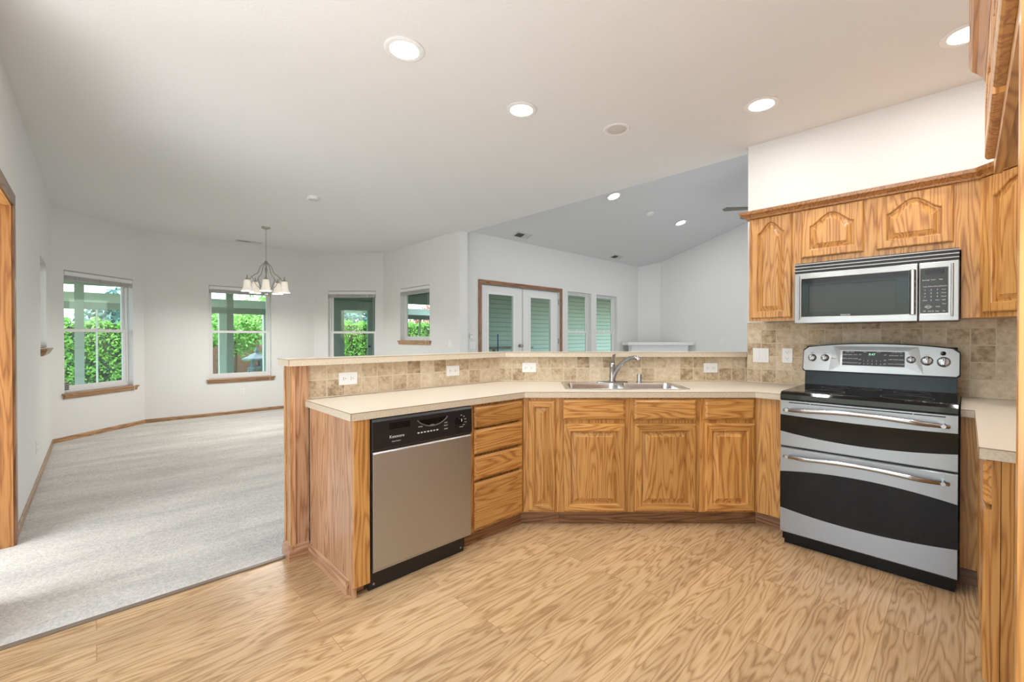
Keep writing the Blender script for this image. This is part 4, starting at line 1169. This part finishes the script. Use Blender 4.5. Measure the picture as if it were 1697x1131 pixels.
# ------------------------------------------------------------------ outside: sunroom, porch, garden
FRM = plain('sunroom_green_grey', (.36, .44, .385), .6)
SID = plain('lap_siding_green', (.40, .52, .44), .6)
BEAM_W = plain('white_beam', (.80, .82, .82), .6)
SUN_CEIL = plain('sunroom_soffit', (.62, .60, .50), .8)
YS2 = 12.3
def s_obj(name, mb, mat, label=None): return struct(mb.build(name, mat), label)
s_obj('ground', MB().box(-30, 40, 8.9, 60, -.25, -.12), plain('lawn', (.11, .20, .05), .95, noise=.4, nscale=8))
s_obj('sunroom_floor', MB().box(-3, 16, 8.73, YS2+.1, -.2, -.02), plain('patio_concrete', (.42, .43, .42), .8, noise=.1, nscale=5))
s_obj('porch_floor', MB().box(3.95, 16, 5.56, 8.72, -.2, -.02), plain('porch_concrete', (.42, .43, .42), .8, noise=.1, nscale=5))
s_obj('sunroom_roof', MB().prism([(-3, 7.9), (-.52, 7.9), (.45, 8.74), (2.96, 8.74), (3.95, 7.8), (3.95, 5.56), (16, 5.56), (16, 9.74), (7.9, 9.74), (7.9, YS2+.2), (-3, YS2+.2)], 2.72, 2.85), SUN_CEIL)
mb = MB()
mb.box(-3, 7.9, YS2, YS2+.1, 2.31, 2.72)        # header
mb.box(-3, 4.4, YS2, YS2+.09, 1.83, 1.97)       # transom bar
mb.box(6.1, 7.9, YS2, YS2+.09, 1.83, 1.97)
mb.box(-3, 4.4, YS2, YS2+.09, -.02, .10)
mb.box(6.1, 7.9, YS2, YS2+.09, -.02, .10)
for a, b in ((-1.75, -1.62), (-.275, -.14), (2.20, 2.335), (4.30, 4.45), (6.05, 6.2), (7.76, 7.9)):
    mb.box(a, b, YS2-.01, YS2+.10, -.02, 2.35)
mb.box(4.40, 4.86, YS2, YS2+.09, -.02, 2.33); mb.box(5.70, 6.10, YS2, YS2+.09, -.02, 2.33); mb.box(4.86, 5.70, YS2, YS2+.09, 2.10, 2.33)
s_obj('sunroom_frame', mb, FRM, 'green grey sunroom window framing')
sd = tag(thing('door_3', 'green sunroom door with a tall glass pane, seen through a bay window', 'door', (4.86, YS2, 0)), kind='structure')
lf = MB().prism(rect(0, .84, -.01, 2.10), .01, .055, [rect(.08, .76, .15, 2.04)], plane='xz').build('door_leaf', FRM, sd)
box('pane', GLASS_O, lf, .08, .76, .03, .034, .15, 2.04)
MB().lathe([(.03, 0), (.012, -.01), (.012, -.04), (.03, -.05), (.026, -.07)], (.80, .01, 1.0), axis='y', n=14).build('door_knob', BLACK, sd, smooth=True)
for a, b, c, d in ((-.14, 2.20, .10, 1.83), (2.335, 4.30, .10, 1.83), (-.14, 2.20, 1.97, 2.31), (2.335, 4.3, 1.97, 2.31), (-1.62, -.275, .1, 1.83), (6.2, 7.76, .1, 1.83)):
    s_obj('sunroom_pane', MB().box(a, b, YS2+.04, YS2+.045, c, d), GLASS_O)
# thin sliding sash stiles
s_obj('sunroom_sash', MB().box(.02, .05, YS2+.02, YS2+.06, .10, 1.83).box(3.38, 3.41, YS2+.02, YS2+.06, .1, 1.83).box(7.32, 7.36, YS2+.02, YS2+.06, .1, 1.83), BEAM_W)
s_obj('sun_block_left', MB().box(-3, -.52, 2.9, 7.88, 2.95, 3.05), SUN_CEIL)  # unseen sheet, added to keep a sun patch off the carpet
# white posts and beam of the outer patio cover
s_obj('patio_beam', MB().box(-4, 10, 13.95, 14.1, 2.05, 2.28), BEAM_W)
for a, b in ((2.33, 2.50), (3.36, 3.52)):
    tag(MB().box(a, b, 13.94, 14.09, -.15, 2.06).build('patio_post', BEAM_W), 'white square patio post, %s one behind the chandelier window' % ('left' if a < 3 else 'right'), 'post')
s_obj('patio_cover', MB().box(-4, 10, 12.6, 14.4, 2.62, 2.66), plain('patio_cover_white', (.8, .8, .8), .7))
# lap siding wall seen from the living room
mb = MB()
for i in range(21):
    z = -.02+i*.131
    mb.prism([(9.60, z+.026), (9.545, z+.026), (9.57, z+.131), (9.60, z+.131)], 7.9, 18, plane='yz')
mb.box(7.9, 18, 9.60, 9.72, -.02, 2.72)
s_obj('wall_siding', mb, SID, 'green lap siding wall across the porch')
s_obj('wall_siding_return', MB().box(7.9, 8.0, 9.72, YS2, -.02, 2.72), SID)
t = thing('patio_table', 'wooden slatted patio table on the porch outside the french doors', 'table', (7.05, 7.9, -.02))
box('tabletop', plain('weathered_wood', (.42, .36, .26), .7, noise=.2, nscale=12), t, -.65, .65, -.3, .3, 1.02, 1.06)
for sx in (-.6, .55):
    for sy in (-.26, .21):
        box('leg', plain('weathered_leg', (.30, .25, .18), .7), t, sx, sx+.05, sy, sy+.05, 0, 1.02)
t = thing('push_broom', 'blue broom handle leaning outside the left french door', 'broom', (6.32, 7.35, -.02))
MB().tube([(0, 0, .05), (.05, .05, 1.36)], .014, 8).build('handle', plain('blue_handle', (.02, .10, .35), .4), t)
box('head', plain('broom_head', (.10, .08, .06), .7), t, -.2, .2, -.03, .03, 0, .07)

# foliage
def leaf_mat(name, c1, c2):
    m, nt, b = new_mat(name)
    N, L = nt.nodes, nt.links
    tc = N.new('ShaderNodeTexCoord')
    n = N.new('ShaderNodeTexNoise'); n.inputs['Scale'].default_value = 7; n.inputs['Detail'].default_value = 4
    L.new(tc.outputs['Object'], n.inputs['Vector'])
    r = N.new('ShaderNodeValToRGB'); r.color_ramp.elements[0].position = .3; r.color_ramp.elements[1].position = .7
    r.color_ramp.elements[0].color = (*c1, 1); r.color_ramp.elements[1].color = (*c2, 1)
    L.new(n.outputs['Fac'], r.inputs['Fac']); L.new(r.outputs['Color'], b.inputs['Base Color'])
    b.inputs['Roughness'].default_value = .6
    b.inputs['Transmission Weight'].default_value = 0.0
    b.inputs['Subsurface Weight'].default_value = 0.0
    return m
LEAF_H = leaf_mat('hedge_leaves', (.10, .30, .03), (.26, .58, .07))
LEAF_T = leaf_mat('tree_leaves', (.12, .32, .05), (.32, .62, .14))
LEAF_D = leaf_mat('spruce_needles', (.05, .13, .12), (.14, .26, .22))
LEAF_R = leaf_mat('red_leaves', (.30, .12, .08), (.50, .25, .18))
BARK = plain('bark', (.12, .08, .05), .9)
def leaves(mb, pt, size, up=.3):
    n = Vector((random.gauss(0, 1), random.gauss(0, 1)-.4, random.gauss(0, .6)+up)).normalized()
    a = n.orthogonal().normalized(); b = n.cross(a)
    an = random.random()*PI; a, b = a*math.cos(an)+b*math.sin(an), b*math.cos(an)-a*math.sin(an)
    p = Vector(pt); l, w = size*random.uniform(.7, 1.3), size*.45
    mb.bm.faces.new([mb.bm.verts.new(p+a*l), mb.bm.verts.new(p+b*w), mb.bm.verts.new(p-a*l), mb.bm.verts.new(p-b*w)])
def hedge(x0, x1, y, h, label):
    t = thing('hedge', label, 'hedge', ((x0+x1)/2, y, -.12)); w = (x1-x0)/2
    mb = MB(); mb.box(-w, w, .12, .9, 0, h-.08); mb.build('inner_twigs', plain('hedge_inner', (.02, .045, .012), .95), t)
    mb = MB()
    for i in range(int((x1-x0)*1500)):
        x = random.uniform(-w, w)
        hh = h+.06*math.sin(x*9)+.05*math.sin(x*23+1)
        if random.random() < .75: p = (x, random.uniform(-.02, .14)+.06*math.sin(x*13+random.random()), random.uniform(0, hh))
        else: p = (x, random.uniform(0, .9), hh-random.uniform(0, .1))
        leaves(mb, p, .055)
    mb.build('foliage', LEAF_H, t)
hedge(-3.2, 1.55, 17.0, 1.84, 'tall clipped green hedge outside the leftmost bay window')
hedge(5.4, 12.5, 17.0, 1.95, 'tall clipped green hedge outside the sunroom door')
def tree(loc, h, r, mat, label, n=1500, leaf=.10, trunk=.07, flat=1.0, ztop=None, name='tree'):
    t = thing(name, label, 'tree', loc)
    MB().tube([(0, 0, 0), (.05, .02, h*.35), (0, .04, h*.8)], [trunk, trunk*.7, trunk*.3], 8).build('trunk', BARK, t, smooth=True)
    mb = MB()
    blobs = [(random.uniform(-.6, .6)*r, random.uniform(-.5, .5)*r, h-r*flat*random.uniform(.3, 1.2), r*random.uniform(.35, .65)) for _ in range(9)]
    for _ in range(n):
        bx, by, bz, br = random.choice(blobs)
        d = Vector((random.gauss(0, 1), random.gauss(0, 1), random.gauss(0, 1))).normalized()*br*random.uniform(.7, 1)
        leaves(mb, (bx+d.x, by+d.y, bz+d.z*flat), leaf)
    mb.build('crown', mat, t)
tree((3.25, 17.0, -.12), 2.2, 1.0, LEAF_T, 'light green maple left of the stone lantern', 2600, .07, .05, name='maple_tree')
tree((5.6, 21.6, -.12), 3.4, 1.6, LEAF_T, 'bushy green tree behind the stone lantern', 3200, .09, name='garden_tree')
tree((2.6, 21.5, -.12), 3.1, 1.2, LEAF_T, 'light green tree at the left side of the chandelier window', 2000, .09, name='garden_tree')
tree((1.2, 27.0, -.12), 3.6, 1.7, LEAF_D, 'blue green conifer above the hedge in the leftmost window', 2200, .16, name='conifer')
tree((10.2, 24.0, -.12), 3.3, 2.2, LEAF_D, 'dark blue green tree above the hedge by the sunroom door', 2600, .16, name='conifer')
tree((14.5, 23.0, -.12), 3.2, 1.6, LEAF_R, 'reddish leaved tree beyond the hedge in the small window', 1800, .12, name='garden_tree')
s_obj('garden_fence', MB().box(1.2, 5.6, 19.9, 20.0, -.12, 1.75), plain('fence_wood', (.16, .085, .055), .8, noise=.3, nscale=9))
# stone lantern
STONE = plain('lantern_stone', (.30, .33, .36), .9, noise=.2, nscale=20)
t = thing('stone_lantern', 'grey stone garden lantern seen through the chandelier window', 'lantern', (3.42, 15.0, -.115))
t.scale = (1.15, 1.15, 1.15)
for sx in (-1, 1):
    for sy in (-1, 1):
        MB().tube([(sx*.20, sy*.20, 0), (sx*.17, sy*.17, .22), (sx*.10, sy*.10, .38)], [.05, .05, .055], 8).build('leg', STONE, t, smooth=True)
MB().lathe([(.19, .36), (.21, .40), (.19, .43)], n=6).build('platform', STONE, t)
MB().prism(rect(-.12, .12, .43, .62), -.12, .12, [rect(-.06, .06, .46, .59)], plane='xz').build('fire_box', STONE, t)
MB().lathe([(.34, .62), (.33, .66), (.20, .71), (.08, .78), (.03, .80), (.05, .84), (.035, .89), (.0, .95)], n=6, cap=False).build('roof', STONE, t)
RK = plain('blue_rock', (.30, .36, .46), .9, noise=.35, nscale=9)
rocks = []
while len(rocks) < 14:
    x, y, r = random.uniform(2.6, 4.4), random.uniform(13.2, 15.6), random.uniform(.10, .2)
    if math.hypot(x-3.42, y-15) < .42+r*1.2 or y-r*1.2 < 14.15 and y+r*1.2 > 13.9: continue
    if any(math.hypot(x-a, y-b) < (r+c)*1.15 for a, b, c in rocks): continue
    rocks.append((x, y, r))
for x, y, r in rocks:
    mb = MB()
    bmesh.ops.create_icosphere(mb.bm, subdivisions=2, radius=r)
    for v in mb.bm.verts: v.co *= random.uniform(.82, 1.12); v.co.z *= .7
    o = mb.build('garden_rock', RK); o.location = (x, y, -.12+r*.45)
    tag(o, 'blue grey garden rock around the stone lantern', 'rock', 'garden rocks around the stone lantern')
